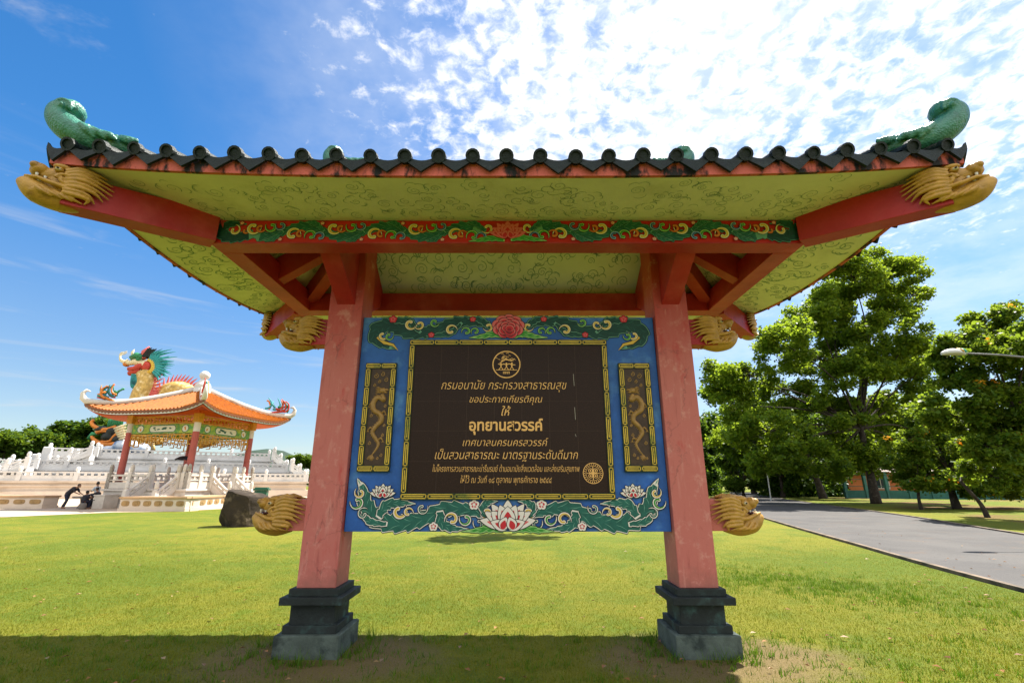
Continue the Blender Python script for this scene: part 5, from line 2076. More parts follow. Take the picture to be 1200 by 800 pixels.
levels = [(0.0, 1.95, tx(-60, 0), tx(359, 0), cream_m), (4.2, 3.35, tx(-70, 4.2), tx(336, 4.2), white_m), (8.4, 5.05, tx(43, 8.4), tx(313, 8.4), white_m)]
for i, (y, z, x0, x1, mt) in enumerate(levels):
    zb = 0.0 if i == 0 else levels[i - 1][1] - 0.3
    m = MB()
    m.box(((x0 + x1) / 2, y + 18, (z + zb) / 2), (x1 - x0, 36, z - zb))
    for (dz, t, pr) in ((0.0, 0.22, 0.3), (-0.42, 0.12, 0.14)):
        m.box(((x0 + x1) / 2, y + 18 - 0.2, z + dz - 0.11), (x1 - x0 + 2 * pr, 36, t))
    h_ = z - zb
    m.box(((x0 + x1) / 2, y + 18 - 0.25, zb + h_ * 0.2), (x1 - x0 + 0.5, 36, h_ * 0.14))
    if i == 0:
        for q in range(3):
            m.box(((x0 + x1) / 2, y + 17.5 - 0.3 * (3 - q), 0.14 + 0.28 * q), (x1 - x0 + 0.8, 36, 0.28))
    tier = m.build('tier', mt, terrace)
    balustrade(x0 + 0.3, x1 - 0.3, y + 0.05, z + 0.001, white_m, tier)


def stair(xa, za, xb, zb_, y, w, parent, mats):
    """steps rising from (xa,za) to (xb,zb_) along the wall, with a sloping balustrade on the near side"""
    m = MB()
    k = 9
    for i in range(k):
        t0, t1 = i / k, (i + 1) / k
        x0, x1 = xa + (xb - xa) * t0, xa + (xb - xa) * t1
        zt2 = za + (zb_ - za) * t1
        m.box(((x0 + x1) / 2, y, (zt2 + za) / 2), (abs(x1 - x0) + 0.01, w, zt2 - za))
    o = m.build('stair', mats, parent)
    for yy_ in (y - w / 2 - 0.16, y + w / 2 + 0.16):
        m = MB()
        for dz, t in ((0.95, 0.16), (0.62, 0.1), (0.12, 0.5)):
            m.beam((xa, yy_, za + dz), (xb, yy_, zb_ + dz), 0.28, t)
        for q in (0.0, 0.5, 1.0):
            cap_post(m, xa + (xb - xa) * q, yy_, za + (zb_ - za) * q - 0.1, 1.25)
        m.build('balustrade', mats, o)


stair(tx(-14, 2), 1.95, tx(30, 2), 3.4, 2.0, 2.6, terrace, white_m)
stair(tx(54, 6.3), 3.35, tx(100, 6.3), 5.1, 6.3, 2.6, terrace, white_m)
stair(tx(332, 6.3), 3.35, tx(316, 6.3), 5.1, 6.3, 2.4, terrace, white_m)
stair(tx(357, 2), 1.95, tx(339, 2), 3.4, 2.0, 2.4, terrace, white_m)
m = MB()
xx0 = tx(46, 8.4)
m.box((xx0, 8.2, 4.4), (1.1, 1.0, 3.4), taper=0.8)
m.box((xx0 - 0.9, 8.0, 3.9), (0.9, 0.9, 2.6), taper=0.8)
m.build('newel_block', white_m, terrace, bevel=0.1)

# ------------------------------------------------------------------ dragons on the terrace
c_gold = mat('pale_gold_scales', (0.52, 0.33, 0.09), 0.5, 0.5, 2.4, (0.62, 0.50, 0.28), (0.5, 0.65), 1.2, 0.4, 4)
c_teal = mat('turquoise_mane', (0.03, 0.27, 0.27), 0.5, 0.4, 0.8, (0.01, 0.09, 0.12), (0.5, 0.7), 0.5)
c_pink = mat('pink_spines', (0.60, 0.12, 0.11), 0.5, 0.25, 0.8)
c_red = mat('dragon_red', (0.48, 0.05, 0.03), 0.5, 0.3, 0.8)
c_orange = mat('dragon_orange', (0.58, 0.19, 0.03), 0.5, 0.3, 0.8)
c_cream = mat('dragon_cream', (0.68, 0.58, 0.36), 0.5, 0.2, 0.8)
c_black = mat('dragon_black', (0.012, 0.016, 0.014), 0.5)
c_green = mat('dragon_green', (0.03, 0.20, 0.08), 0.5, 0.4, 0.8)
c_pale = mat('dragon_white', (0.72, 0.70, 0.66), 0.5)
DD = 74.0


def statue_frame(px0, py0, D):
    p = atY(px0, py0, D)
    u_, f_, w_ = ray(px0, py0)
    k = D / f_ / FPX
    ang = math.atan2(p.x, D)
    root = Vector((p.x, D, 5.0))

    def S(px, py, d=0.0):
        q = atY(px, py, D) - root
        return (q.x + d * math.sin(ang), q.y + d * math.cos(ang), q.z)
    return root, S, k


rootD, S, kD = statue_frame(172, 440, DD)
dr = thing('dragon_statue', 'huge golden dragon with turquoise mane and pink back spines above the terrace', 'dragon statue', rootD)
# body: neck rising from the roof line, hump behind
m = MB()
neck = bez([S(168, 530), S(164, 500), S(162, 478), S(166, 462), S(172, 448), S(170, 436)], 6)
m.tube(neck, lerp_list([1.5, 1.45, 1.4, 1.35, 1.25, 1.15], len(neck)), 14)
hump = bez([S(176, 520, 2), S(182, 485, 2), S(193, 462, 2), (S(208, 455, 2)), S(224, 460, 2), S(236, 480, 2), S(246, 520, 2)], 6)
m.tube(hump, lerp_list([1.6, 1.55, 1.5, 1.45, 1.4, 1.35, 1.3], len(hump)), 14)
body = m.build('body', c_gold, dr, smooth=True)
for P_, r0, out in ((neck, 1.25, 1), (hump, 1.35, -1)):
    m = MB()
    for i in range(2, len(P_) - 2):
        d = (P_[i + 1] - P_[i - 1]).normalized()
        nrm = Vector((-d.z, 0, d.x))
        if out > 0:
            nrm = -nrm
            if P_[i].z + 5 > 17.5:
                continue
        nrm = Vector((nrm.x, d.y * 0, nrm.z)).normalized()
        a = P_[i] + nrm * r0 * 0.8
        m.tube([a, a + nrm * 0.7 + d * 0.1, a + nrm * 1.55 + d * 0.55], [0.26, 0.17, 0.03], 6)
    m.build('back_spines', c_pink, dr)
# head
m = MB()
for (px, py, rx, rz, ry) in ((172, 428, 8.5, 6.5, 7), (162, 424, 8, 4.5, 5.5), (153, 425, 6, 3.2, 4.5), (161, 439, 6.5, 2.6, 4)):
    c = S(px, py)
    m.ell(c, (rx * kD, ry * kD, rz * kD), 14, 9)
head_o = join = None
hm = sculpt(m, 0.14, 3, 'head')
head_o = link('head', hm, c_cream, dr)
m = MB()
m.ell(S(148, 427), (3.4 * kD, 4 * kD, 2.6 * kD), 12, 8)
m.ell(S(151, 423.5), (2.6 * kD, 3.2 * kD, 1.6 * kD), 12, 8)
m.build('snout', c_orange, head_o, smooth=True)
m = MB()
for d in (-3.9, 3.9):
    m.tube([S(150, 432, d * kD), S(157, 433, d * kD * 1.15), S(164, 430, d * kD * 1.4), S(170, 427, d * kD * 1.5)], [0.2, 0.45, 0.5, 0.2], 8)
m.tube([S(151, 437.5), S(158, 436), S(166, 432)], [0.35, 0.7, 0.8], 8)
for d in (-6.3, 6.3):
    m.ell(S(171, 430, d * kD), (0.75, 0.3, 0.75), 10, 8)
    m.tube([S(165, 433, d * kD), S(171, 427, d * kD), S(176, 431, d * kD)], [0.1, 0.4, 0.1], 8)
m.build('mouth', c_red, head_o, smooth=True)
m = MB()
for d in (-4.4, 4.4):
    for i in range(5):
        a = S(152 + 2.6 * i, 431.0, d * kD)
        m.tube([a, (a[0], a[1], a[2] - 0.42)], [0.13, 0.02], 6)
        a = S(154 + 2.6 * i, 436.2, d * kD)
        m.tube([a, (a[0], a[1], a[2] + 0.4)], [0.12, 0.02], 6)
m.build('teeth', c_pale, head_o)
m = MB()
for d in (-5.6, 5.6):
    m.tube([S(153, 419.5, d * kD * 0.6), S(160, 417.5, d * kD), S(167, 419, d * kD)], [0.28, 0.5, 0.35], 8)
    m.ell(S(162, 421.5, d * kD), (0.42, 0.3, 0.36), 10, 7)
m.build('brow', c_green, head_o, smooth=True)
m = MB()
rnd = random.Random(12)
for d in (-5, 0, 5):
    for i in range(5):
        a = S(165 + 2.2 * i, 419, d * kD)
        b_ = S(169 + 2.4 * i, 412 + rnd.uniform(-2, 2), d * kD * 1.1)
        c = S(173 + 2.6 * i, 409 + rnd.uniform(-2, 2), d * kD)
        m.tube([a, b_, c], [0.3, 0.22, 0.03], 6)
m.build('crest', c_black, head_o)
m = MB()
for d in (-3, 3):
    m.tube([S(167, 420, d * kD), S(170, 413, d * kD * 1.3), S(175, 407, d * kD * 1.5)], [0.42, 0.5, 0.12], 8)
m.build('ear', c_pink, head_o, smooth=True)
m = MB()
for i in range(12):
    t = i / 11
    an = R(78 - 128 * t)
    for d in (-4.0, 3.0):
        L_ = (33 - 9 * abs(t - 0.3)) * rnd.uniform(0.72, 1.05)
        a = S(175 + 4 * math.cos(an), 429 - 6 * math.sin(an), d * kD)
        b_ = S(175 + L_ * 0.55 * math.cos(an), 429 - L_ * 0.62 * math.sin(an), d * kD * 1.3)
        c = S(175 + L_ * math.cos(an - 0.35) + 2, 429 - L_ * 0.85 * math.sin(an - 0.1), d * kD * 1.2)
        m.tube([a, b_, c], [0.30, 0.2, 0.02], 6)
m.build('mane', c_teal, head_o)
m = MB()
for i in range(9):
    t = i / 8
    for d in (-3.5, 0, 3.5):
        a = S(157 + 9 * t, 439 + 1 * t, d * kD)
        b_ = S(155 + 8 * t, 447 + 2 * t, d * kD)
        c = S(153.5 + 8 * t + rnd.uniform(-1, 1), 453 + 3 * t * (1 - t) * 2 + rnd.uniform(-1.5, 1.5), d * kD)
        m.tube([a, b_, c], [0.36, 0.28, 0.04], 6)
m.build('beard', c_teal, head_o)
for d in (-6.2, 6.2):
    m = MB()
    for i in range(11):
        an = R(-75 + 150 * i / 10)
        a = S(172 + 6.2 * math.cos(an), 430 - 6.2 * math.sin(an), d * kD)
        b_ = S(172 + 10 * math.cos(an), 430 - 9.5 * math.sin(an), d * kD)
        m.tube([a, b_], [0.3, 0.04], 6)
    m.build('cheek_frill', mat('dragon_yellow', (0.66, 0.42, 0.05), 0.5), head_o)
m = MB()
for d in (-3, 3):
    P_ = bez([S(150, 422, d * kD), S(146, 424, d * kD * 1.6), S(141, 421, d * kD * 1.8), S(141.5, 415, d * kD * 1.7), S(146, 413.5, d * kD * 1.5), S(149, 412, d * kD * 1.3)], 5)
    m.tube(P_, lerp_list([0.17, 0.15, 0.11, 0.05], len(P_)), 7)
    m.tube([S(155, 419, d * kD), S(155, 413, d * kD * 1.3), S(157.5, 410, d * kD * 1.2)], [0.2, 0.16, 0.04], 6)
m.build('whiskers', c_cream, head_o, smooth=True)

# the lower dragon head on its blue and white cloud base
rootE, S, kE = statue_frame(122, 508, 70.0)
d2 = thing('dragon_statue', 'smaller orange and green dragon head low beside the pavilion roof corner', 'dragon statue', rootE)
m = MB()
for (px, py, rx, rz) in ((128, 512, 9, 6), (120, 503, 8, 4), (134, 505, 9, 7), (140, 515, 8, 6)):
    m.ell(S(px, py), (rx * kE, 7 * kE, rz * kE), 12, 8)
h2 = link('head', sculpt(m, 0.16, 2, 'head'), c_black, d2)
m = MB()
for d in (-5, 5):
    for lst, r_ in (([(136, 500), (126, 503), (118, 503), (110, 499), (107, 495), (110, 492)], 0.26), ([(138, 519), (126, 521), (116, 519), (109, 514), (107, 511)], 0.3), ([(140, 505), (134, 511), (128, 517), (118, 517)], 0.22),
                    ([(113, 507), (119, 505), (126, 506)], 0.25)):
        P_ = bez([S(a, b_, d * kE) for a, b_ in lst], 5)
        m.tube(P_, lerp_list([r_, r_, r_ * 0.6], len(P_)), 8)
m.build('lips', c_orange, h2, smooth=True)
m = MB()
for d in (-4, 4):
    m.tube([S(105, 514, d * kE), S(109, 508, d * kE), S(114, 509, d * kE)], [0.35, 0.3, 0.1], 8)
    for i in range(7):
        m.tube([S(127 + 2.5 * i, 500 - i * 0.4, d * kE), S(128 + 2.6 * i, 494 - i * 0.6, d * kE), S(131 + 2.7 * i, 490 - i, d * kE)], [0.2, 0.15, 0.03], 6)
m.build('crest', c_green, h2, smooth=True)
m = MB()
for d in (-5.5, 5.5):
    for i in range(6):
        m.tube([S(134 + 1.2 * i, 503 + 2.4 * i, d * kE), S(141 + 1.2 * i, 500 + 2.6 * i, d * kE), S(148, 497 + 3.4 * i, d * kE)], [0.24, 0.18, 0.03], 6)
    for i in range(6):
        a = S(112 + 2.6 * i, 504.5, d * kE * 0.8)
        m.tube([a, (a[0], a[1], a[2] - 0.3)], [0.1, 0.02], 5)
m.build('mane', c_cream, h2, smooth=True)
m = MB()
for (px, py, rx, rz) in ((118, 526, 8, 4), (130, 526, 9, 5), (142, 522, 9, 8), (154, 524, 9, 9), (166, 526, 9, 7)):
    m.ell(S(px, py), (rx * kE, 8 * kE, rz * kE), 12, 8)
link('cloud_base', sculpt(m, 0.16, 2, 'cloud_base'), mat('blue_white_cloud', (0.55, 0.60, 0.68), 0.6, 0.2, 0.5, (0.12, 0.22, 0.42), (0.5, 0.62), 0.35), d2)

# ------------------------------------------------------------------ the orange-roofed pavilion
HP, HB = 2.75, 4.72
pav = thing('pavilion', 'square pavilion with upturned orange tiled roof and rose pillars', 'pavilion', (-24.43, 37.19, 0), R(-10))
otile = mat('orange_glazed_tile', (0.36, 0.10, 0.004), 0.55, 0.3, 5, (0.26, 0.055, 0.005), (0.5, 0.7), 3, 0.2, 10, spec=0.15)
brown_t = mat('brown_drip_tile', (0.16, 0.055, 0.02), 0.45, 0.3, 6)
rose_m = mat('rose_pillar_paint', (0.36, 0.085, 0.07), 0.6, 0.15, 2)
soff_o = mat('orange_eave_paint', (0.52, 0.10, 0.015), 0.6, 0.12, 2)
ochre_l = mat('golden_lattice', (0.52, 0.27, 0.03), 0.5, 0.2, 4)
warmw = mat('warm_white_plaster', (0.58, 0.53, 0.47), 0.75, 0.1, 1.2, (0.40, 0.35, 0.29), (0.5, 0.75), 0.9, 0.15, 12)

# platform with steps, balustrade
m = MB()
m.box((0, 0, 0.62), (6.5, 6.5, 1.24))
m.box((0, 0, 1.17), (6.7, 6.7, 0.141))
m.box((0, 0, 0.14), (6.75, 6.75, 0.28))
m.build('platform', warmw, pav, bevel=0.02)


def rail_run(m, p0, p1, h=0.95, posts=2):
    p0, p1 = Vector(p0), Vector(p1)
    up = Vector((0, 0, 1))
    for dz, t in ((h - 0.05, 0.12), (h * 0.62, 0.08), (0.24, 0.42)):
        m.beam(p0 + up * dz, p1 + up * dz, 0.16, t)
    for i in range(posts):
        p = p0.lerp(p1, i / max(1, posts - 1))
        cap_post(m, p.x, p.y, p.z, h + 0.12, 0.26)
    n = int((p1 - p0).length / 0.5)
    for i in range(1, n):
        p = p0.lerp(p1, i / n)
        m.box((p.x, p.y, p.z + h * 0.72), (0.12, 0.12, 0.3))


E_ = 3.12
for k in range(4):
    a = math.pi / 2 * k
    ca, sa = math.cos(a), math.sin(a)
    rot = lambda x, y, z: (x * ca - y * sa, x * sa + y * ca, z)
    if k in (2, 3):
        m = MB()
        rail_run(m, rot(-E_, -E_, 1.24), rot(E_, -E_, 1.24), posts=5)
        m.build('balustrade', warmw, pav)
        continue
    o_x = 1.35 if k == 0 else 0.0
    for (q0, q1) in ((-E_, o_x - 1.1), (o_x + 1.1, E_)):
        m = MB()
        rail_run(m, rot(q0, -E_, 1.24), rot(q1, -E_, 1.24), posts=3)
        m.build('balustrade', warmw, pav)
    m = MB()
    for i in range(6):
        h_ = 1.24 - 0.2 * (i + 1)
        c = rot(o_x, -3.25 - 0.26 * (i + 0.5), h_ / 2)
        m.box(c, (2.0, 0.26, h_) if k % 2 == 0 else (0.26, 2.0, h_))
    st_ = m.build('steps', warmw, pav)
    for sx in (-1, 1):
        m = MB()
        rail_run(m, rot(o_x + sx * 1.12, -3.27, 1.2), rot(o_x + sx * 1.12, -4.75, 0.1), posts=2)
        m.build('balustrade', warmw, st_)

for sx in (-1, 1):
    for sy in (-1, 1):
        x, y = sx * HP, sy * HP
        m = MB()
        m.lathe([(0.34, 1.24), (0.34, 1.42), (0.25, 1.52), (0.225, 1.6), (0.21, 5.1)], (x, y, 0), 16)
        pl = m.build('pillar', rose_m, pav, smooth=False)
        MB().lathe([(0.215, 5.1), (0.215, 5.75)], (x, y, 0), 16).build('pillar_band', white_m, pl)
        MB().box((x, y, 6.05), (0.46, 0.46, 0.62)).build('capital', ochre_l, pl)

# friezes between the pillars
pgreen = mat('green_yellow_frieze', (0.30, 0.40, 0.06), 0.6, 0.3, 2, (0.10, 0.30, 0.08), (0.48, 0.56), 3.0)
med = mat('white_medallion', (0.62, 0.66, 0.56), 0.6)
inkm = mat('ink_green_painting', (0.02, 0.10, 0.08), 0.6)
rnd = random.Random(33)
for k in range(4):
    a = math.pi / 2 * k
    ca, sa = math.cos(a), math.sin(a)

    def rp(u_, h, z, ca=ca, sa=sa):
        y = -HP - h
        return (u_ * ca - y * sa, u_ * sa + y * ca, z)
    Lh = HP - 0.22
    m = MB()
    m.hexa([rp(-Lh, -.05, 5.02), rp(Lh, -.05, 5.02), rp(Lh, .05, 5.02), rp(-Lh, .05, 5.02)], [rp(-Lh, -.05, 5.66), rp(Lh, -.05, 5.66), rp(Lh, .05, 5.66), rp(-Lh, .05, 5.66)])
    fr = m.build('painted_frieze', pgreen, pav)
    for face in (1, -1):
        P = Paint(lambda u_, b, h, f=face: rp(u_ * f, f * (0.05 + h * 2), b), 1e-4)

        def pill(cx, L_, hh_, mi):
            pts = []
            for i in range(20):
                t = 2 * math.pi * i / 20
                x = math.cos(t)
                pts.append((cx + (L_ - hh_) * (1 if x > 0 else -1) + hh_ * x, 5.34 + hh_ * math.sin(t)))
            P.poly(pts, mi)
        for (cx, L_, hh_) in ((0, 1.05, 0.22), (-1.85, 0.24, 0.23), (1.85, 0.24, 0.23)):
            pill(cx, L_ + 0.05, hh_ + 0.05, 1)
            pill(cx, L_, hh_, 0)
        for i in range(16):
            x = rnd.uniform(-0.75, 0.75)
            P.disc((x, 5.34 + rnd.uniform(-0.1, 0.1)), rnd.uniform(0.05, 0.14), 1, 8, rnd.uniform(0.03, 0.08))
        for sx in (-1, 1):
            for i in range(3):
                P.disc((sx * 1.85 + rnd.uniform(-.07, .07), 5.34 + rnd.uniform(-0.1, 0.1)), 0.06, 2, 8)
        P.build('medallion', [med, inkm, c_orange], fr)
    m = MB()

    def bar(u0, z0, u1, z1, t=0.055):
        m.beam(rp(u0, 0, z0), rp(u1, 0, z1), t, t, up=(ca, sa, 0) if abs(u0 - u1) < 1e-6 else (0, 0, 1))
    # upper openwork
    bar(-Lh, 6.2, Lh, 6.2, 0.1)
    bar(-Lh, 5.74, Lh, 5.74, 0.08)
    n_ = 17
    for i in range(n_):
        u0 = -Lh + 2 * Lh * (i + 0.5) / n_
        bar(u0, 5.76, u0, 6.18)
        z_ = 5.86 + 0.2 * (i % 2)
        bar(u0 - 0.13, z_, u0 + 0.13, z_)
        bar(u0 - 0.13, z_, u0 - 0.13, z_ + 0.1)
    # hanging fret below, stepping down towards the pillars
    bar(-Lh, 4.92, Lh, 4.92, 0.07)
    n_ = 15
    for i in range(n_ + 1):
        u0 = -Lh + 2 * Lh * i / n_
        dn = 0.42 + 0.3 * max(0, (abs(u0) / Lh - 0.45) / 0.55) + (0.16 if i % 3 == 1 else 0)
        bar(u0, 4.9, u0, 4.9 - dn)
        if i < n_:
            u1 = -Lh + 2 * Lh * (i + 1) / n_
            bar(u0, 4.9 - 0.18 - 0.1 * (i % 2), u1, 4.9 - 0.18 - 0.1 * (i % 2))
            bar(u0, 4.9 - dn, (u0 + u1) / 2 + (0.0 if i % 2 else u1 - u0) * 0.5, 4.9 - dn)
            bar((u0 + u1) / 2, 4.9 - 0.2, (u0 + u1) / 2, 4.9 - 0.36)
    m.build('lattice', ochre_l, pav)
    m = MB()
    m.hexa([rp(-HP - 0.2, -.13, 6.3), rp(HP + 0.2, -.13, 6.3), rp(HP + 0.2, .13, 6.3), rp(-HP - 0.2, .13, 6.3)], [rp(-HP - 0.2, -.13, 6.62), rp(HP + 0.2, -.13, 6.62), rp(HP + 0.2, .13, 6.62), rp(-HP - 0.2, .13, 6.62)])
    m.build('tie_beam', soff_o, pav)


def zp(x, y):
    mx, mn = max(abs(x), abs(y)), min(abs(x), abs(y))
    t = min(1.0, mx / HB)
    q = mn / max(mx, 1e-4)
    return 6.35 + 2.35 * (1 - t) ** 1.22 + 0.62 * q ** 4 * t ** 3


def pgrid(fn, ns=26, ne=14, s=1.0):
    mb = MB()
    for face in range(4):
        a = math.pi / 2 * face
        ca, sa = math.cos(a), math.sin(a)
        vs, fs = [], []
        for j in range(ne + 1):
            r = max(0.02, HB * s * j / ne)
            for i in range(ns + 1):
                q = -1 + 2 * i / ns
                x, y = q * r, -r
                vs.append((x * ca - y * sa, x * sa + y * ca, fn(x, y)))
        for j in range(ne):
            for i in range(ns):
                b_ = j * (ns + 1) + i
                fs.append((b_, b_ + 1, b_ + ns + 2, b_ + ns + 1))
        mb.add(vs, fs)
    return mb


tl = pgrid(zp)
NR = 33
for face in range(4):
    a = math.pi / 2 * face
    ca, sa = math.cos(a), math.sin(a)
    for i in range(NR):
        u_ = -HB + 2 * HB * (i + 0.5) / NR
        r0 = abs(u_) + 0.05
        pts = []
        for j in range(9):
            r = HB + 0.05 - (HB - r0) * j / 8
            x, y = u_, -r
            pts.append((x * ca - y * sa, x * sa + y * ca, zp(x, min(-1e-3, max(-HB, y))) + 0.03))
        if HB - r0 < 0.1:
            continue
        tl.tube(pts, 0.085, 6)
roof_o = tl.build('tiled_roof', otile, pav)
pgrid(lambda x, y: zp(x, y) - 0.30 - 0.0 * x, s=0.985).build('eave_soffit', soff_o, pav)
for nm, mt, dz0, dz1, sc_, pr in (('drip_tiles', brown_t, -0.10, 0.02, 1.012, 0.09), ('eave_board', white_m, -0.24, -0.10, 1.0, 0.0)):
    m = MB()
    for face in range(4):
        a = math.pi / 2 * face
        ca, sa = math.cos(a), math.sin(a)
        N_ = 2 * NR
        for i in range(N_):
            q0, q1 = -1 + 2 * i / N_, -1 + 2 * (i + 1) / N_
            low = (pr if i % 2 else 0.0)
            low1 = (0.0 if i % 2 else pr)
            pts = []
            for (q, lo_) in ((q0, low), (q1, low1)):
                x, y = q * HB, -HB
                z_ = zp(x, y)
                for s2 in (sc_, sc_ - 0.02):
                    for zz in (dz0 - lo_, dz1):
                        pts.append((x * s2 * ca - y * s2 * sa, x * s2 * sa + y * s2 * ca, z_ + zz))
            m.add(pts, [(0, 1, 5, 4), (2, 6, 7, 3), (0, 4, 6, 2), (1, 3, 7, 5)])
    m.build(nm, mt, pav)
for k in range(4):
    a = math.pi / 2 * k + math.pi / 4
    pts, rad = [], []
    for j in range(13):
        r = 0.35 + (HB * 1.0 - 0.35) * j / 12
        pts.append((r * math.sqrt(2) * math.cos(a), r * math.sqrt(2) * math.sin(a), zp(r, r) + 0.16))
        rad.append(0.18)
    e = Vector(pts[-1])
    d = Vector((math.cos(a), math.sin(a), 0))
    pts += [e + d * 0.22 + Vector((0, 0, 0.2)), e + d * 0.3 + Vector((0, 0, 0.55)), e + d * 0.12 + Vector((0, 0, 0.78)), e - d * 0.1 + Vector((0, 0, 0.7))]
    rad += [0.16, 0.11, 0.08, 0.03]
    m = MB()
    m.tube(pts, rad, 8, flat=1.2)
    rg = m.build('hip_ridge', warmw, pav, smooth=True)
    # scrolled dragon on the ridge end
    rnd = random.Random(60 + k)
    for mt, off in ((c_green, 0.0), (c_orange, 0.12), (c_red, -0.12), (c_teal, 0.05)):
        m = MB()
        for q in range(3):
            t0 = rnd.uniform(0.0, 1.5)
            base = e - d * (0.35 + t0)
            base.z = zp((HB - (0.35 + t0) / 1.414), (HB - (0.35 + t0) / 1.414)) + 0.35
            sp = []
            rr_ = rnd.uniform(0.2, 0.34)
            ph = rnd.uniform(0, 6)
            for i in range(13):
                t = i / 12
                sp.append(base + d * (rr_ * (1 - .5 * t) * math.cos(ph + 5 * t)) + Vector((0, 0, 0.3 + 0.75 * t * rnd.uniform(0.8, 1.0) + rr_ * math.sin(ph + 5 * t) * 0.7)) + Vector((-d.y, d.x, 0)) * off)
            m.tube(sp, lerp_list([0.09, 0.07, 0.03], 13), 6)
        m.tube([e - d * 2.0 + Vector((0, 0, 0.0)), e - d * 1.2 + Vector((-d.y, d.x, 0)) * off + Vector((0, 0, 0.25)), e - d * 0.5 + Vector((0, 0, 0.45 + off))], [0.07, 0.09, 0.05], 6)
        m.build('ridge_dragon', mt, rg, smooth=True)
m = MB()
m.lathe([(0.62, 8.0), (0.62, 8.7), (0.5, 8.78), (0.58, 8.9), (0.52, 9.1), (0.34, 9.3), (0.3, 9.42), (0.2, 9.48), (0.27, 9.56), (0.36, 9.72), (0.38, 9.85), (0.33, 10.02), (0.18, 10.14), (0.02, 10.18)], (0, 0, 0), 18)
m.build('finial', white_m, pav, smooth=True)

# ------------------------------------------------------------------ planter walls with relief panels
relief_m = mat('ochre_relief_panel', (0.30, 0.19, 0.08), 0.7, 0.3, 3)
cap_m = mat('tan_coping', (0.42, 0.27, 0.15), 0.75, 0.2, 1.5)


def planter(name_label, p0, p1, depth=1.1, h=0.8, npan=6, returns=True):
    p0, p1 = Vector(p0), Vector(p1)
    d = p1 - p0
    L_ = d.length
    o = thing('planter_wall', name_label, 'planter wall', ((p0 + p1) / 2), math.atan2(d.y, d.x))
    m = MB()
    m.box((0, depth / 2, h / 2 + 0.05), (L_, depth, h - 0.24))
    m.box((0, depth / 2, 0.09), (L_ + 0.1, depth + 0.1, 0.179))
    m.build('wall', cream_m, o)
    MB().box((0, depth / 2, h - 0.03), (L_ + 0.16, depth + 0.16, 0.12)).build('coping', cap_m, o, bevel=0.02)
    for i in range(npan):
        x = -L_ / 2 + L_ * (i + 0.5) / npan
        w_2 = L_ / npan * 0.36
        m = MB()
        pts = []
        for q in range(16):
            t = 2 * math.pi * q / 16
            pts.append((x + w_2 * math.copysign(abs(math.cos(t)) ** 0.6, math.cos(t)), h / 2 + 0.05 + 0.15 * math.copysign(abs(math.sin(t)) ** 0.6, math.sin(t))))
        m.prism(pts, lambda a, b_, t: (a, t, b_), -0.025, 0.0)
        m.prism([(x + (a - x) * 0.45, h / 2 + 0.05 + (b_ - h / 2 - 0.05) * 0.45) for a, b_ in pts], lambda a, b_, t: (a, t, b_), -0.045, -0.026)
        m.build('relief_panel', relief_m, o)
    return o


planter('low cream planter wall with oval reliefs, in front of the pavilion', (-23.4, 30.1, 0), (-19.35, 29.9, 0))
planter('cream planter wall running back from the boulder towards the pavilion steps', (-19.3, 30.3, 0), (-20.1, 35.4, 0), npan=5)
planter('cream planter wall alone at the left edge beside the seated people', (-37.2, 33.2, 0), (-30.9, 33.2, 0), npan=6)

# ------------------------------------------------------------------ boulders
rock_m = mat('dark_brown_boulder', (0.032, 0.022, 0.013), 0.9, 0.5, 2.5, (0.12, 0.09, 0.055), (0.52, 0.68), 1.8, 1.0, 6)


def boulder(label, loc, dims, seed, sq=0.5):
    rnd = random.Random(seed)
    bm = bmesh.new()
    bmesh.ops.create_icosphere(bm, subdivisions=4, radius=1)
    pl = []
    for i in range(9):
        v = Vector((rnd.gauss(0, 1), rnd.gauss(0, 1), rnd.gauss(0, 0.6))).normalized()
        pl.append((v, rnd.uniform(0.55, 0.8)))
    pl += [(Vector((0.25, -0.1, 1)).normalized(), 0.62), (Vector((-1, -0.5, 0.15)).normalized(), 0.72), (Vector((0.9, -0.6, 0.1)).normalized(), 0.7)]
    from mathutils import noise
    for v in bm.verts:
        c = v.co
        for n_, d in pl:
            q = c.dot(n_)
            if q > d:
                c = c - n_ * (q - d) * 0.9
        c = c * (1 + 0.05 * noise.noise(c * 3 + Vector((seed, 0, 0))) + 0.025 * noise.noise(c * 9))
        v.co = Vector((c.x * dims[0], c.y * dims[1], (c.z + 0.66) * dims[2]))
    me = bpy.data.meshes.new('boulder')
    bm.to_mesh(me)
    bm.free()
    o = link('boulder', me, rock_m)
    o.location = loc
    return tag(o, label, 'boulder')


boulder('big dark squarish boulder on the lawn left of the red post', (-10.35, 19.5, -0.05), (1.0, 0.9, 0.98), 3)
boulder('small upright stone standing just behind the big boulder', (-13.3, 25.5, -0.05), (0.34, 0.32, 0.62), 8)

# ------------------------------------------------------------------ green bin
gb = mat('dark_green_bin_plastic', (0.015, 0.085, 0.05), 0.45, 0.2, 4)
bn = thing('rubbish_bin', 'dark green lidded bin behind the boulder', 'rubbish bin', (-18.0, 36, 0), R(15))
MB().box((0, 0, 0.62), (0.8, 0.72, 1.0)).add([], []).build('body', gb, bn, bevel=0.03)
MB().box((0, 0, 1.2), (1.0, 0.86, 0.14)).box((0, 0, 1.30), (0.8, 0.7, 0.08)).build('lid', gb, bn, bevel=0.02)
m = MB()
for sx in (-1, 1):
    m = MB()
    m.tube([(sx * 0.42 - 0.05, 0.3, 0.12), (sx * 0.42 + 0.05, 0.3, 0.12)], 0.12, 12)
    m.build('wheel', c_black, bn)

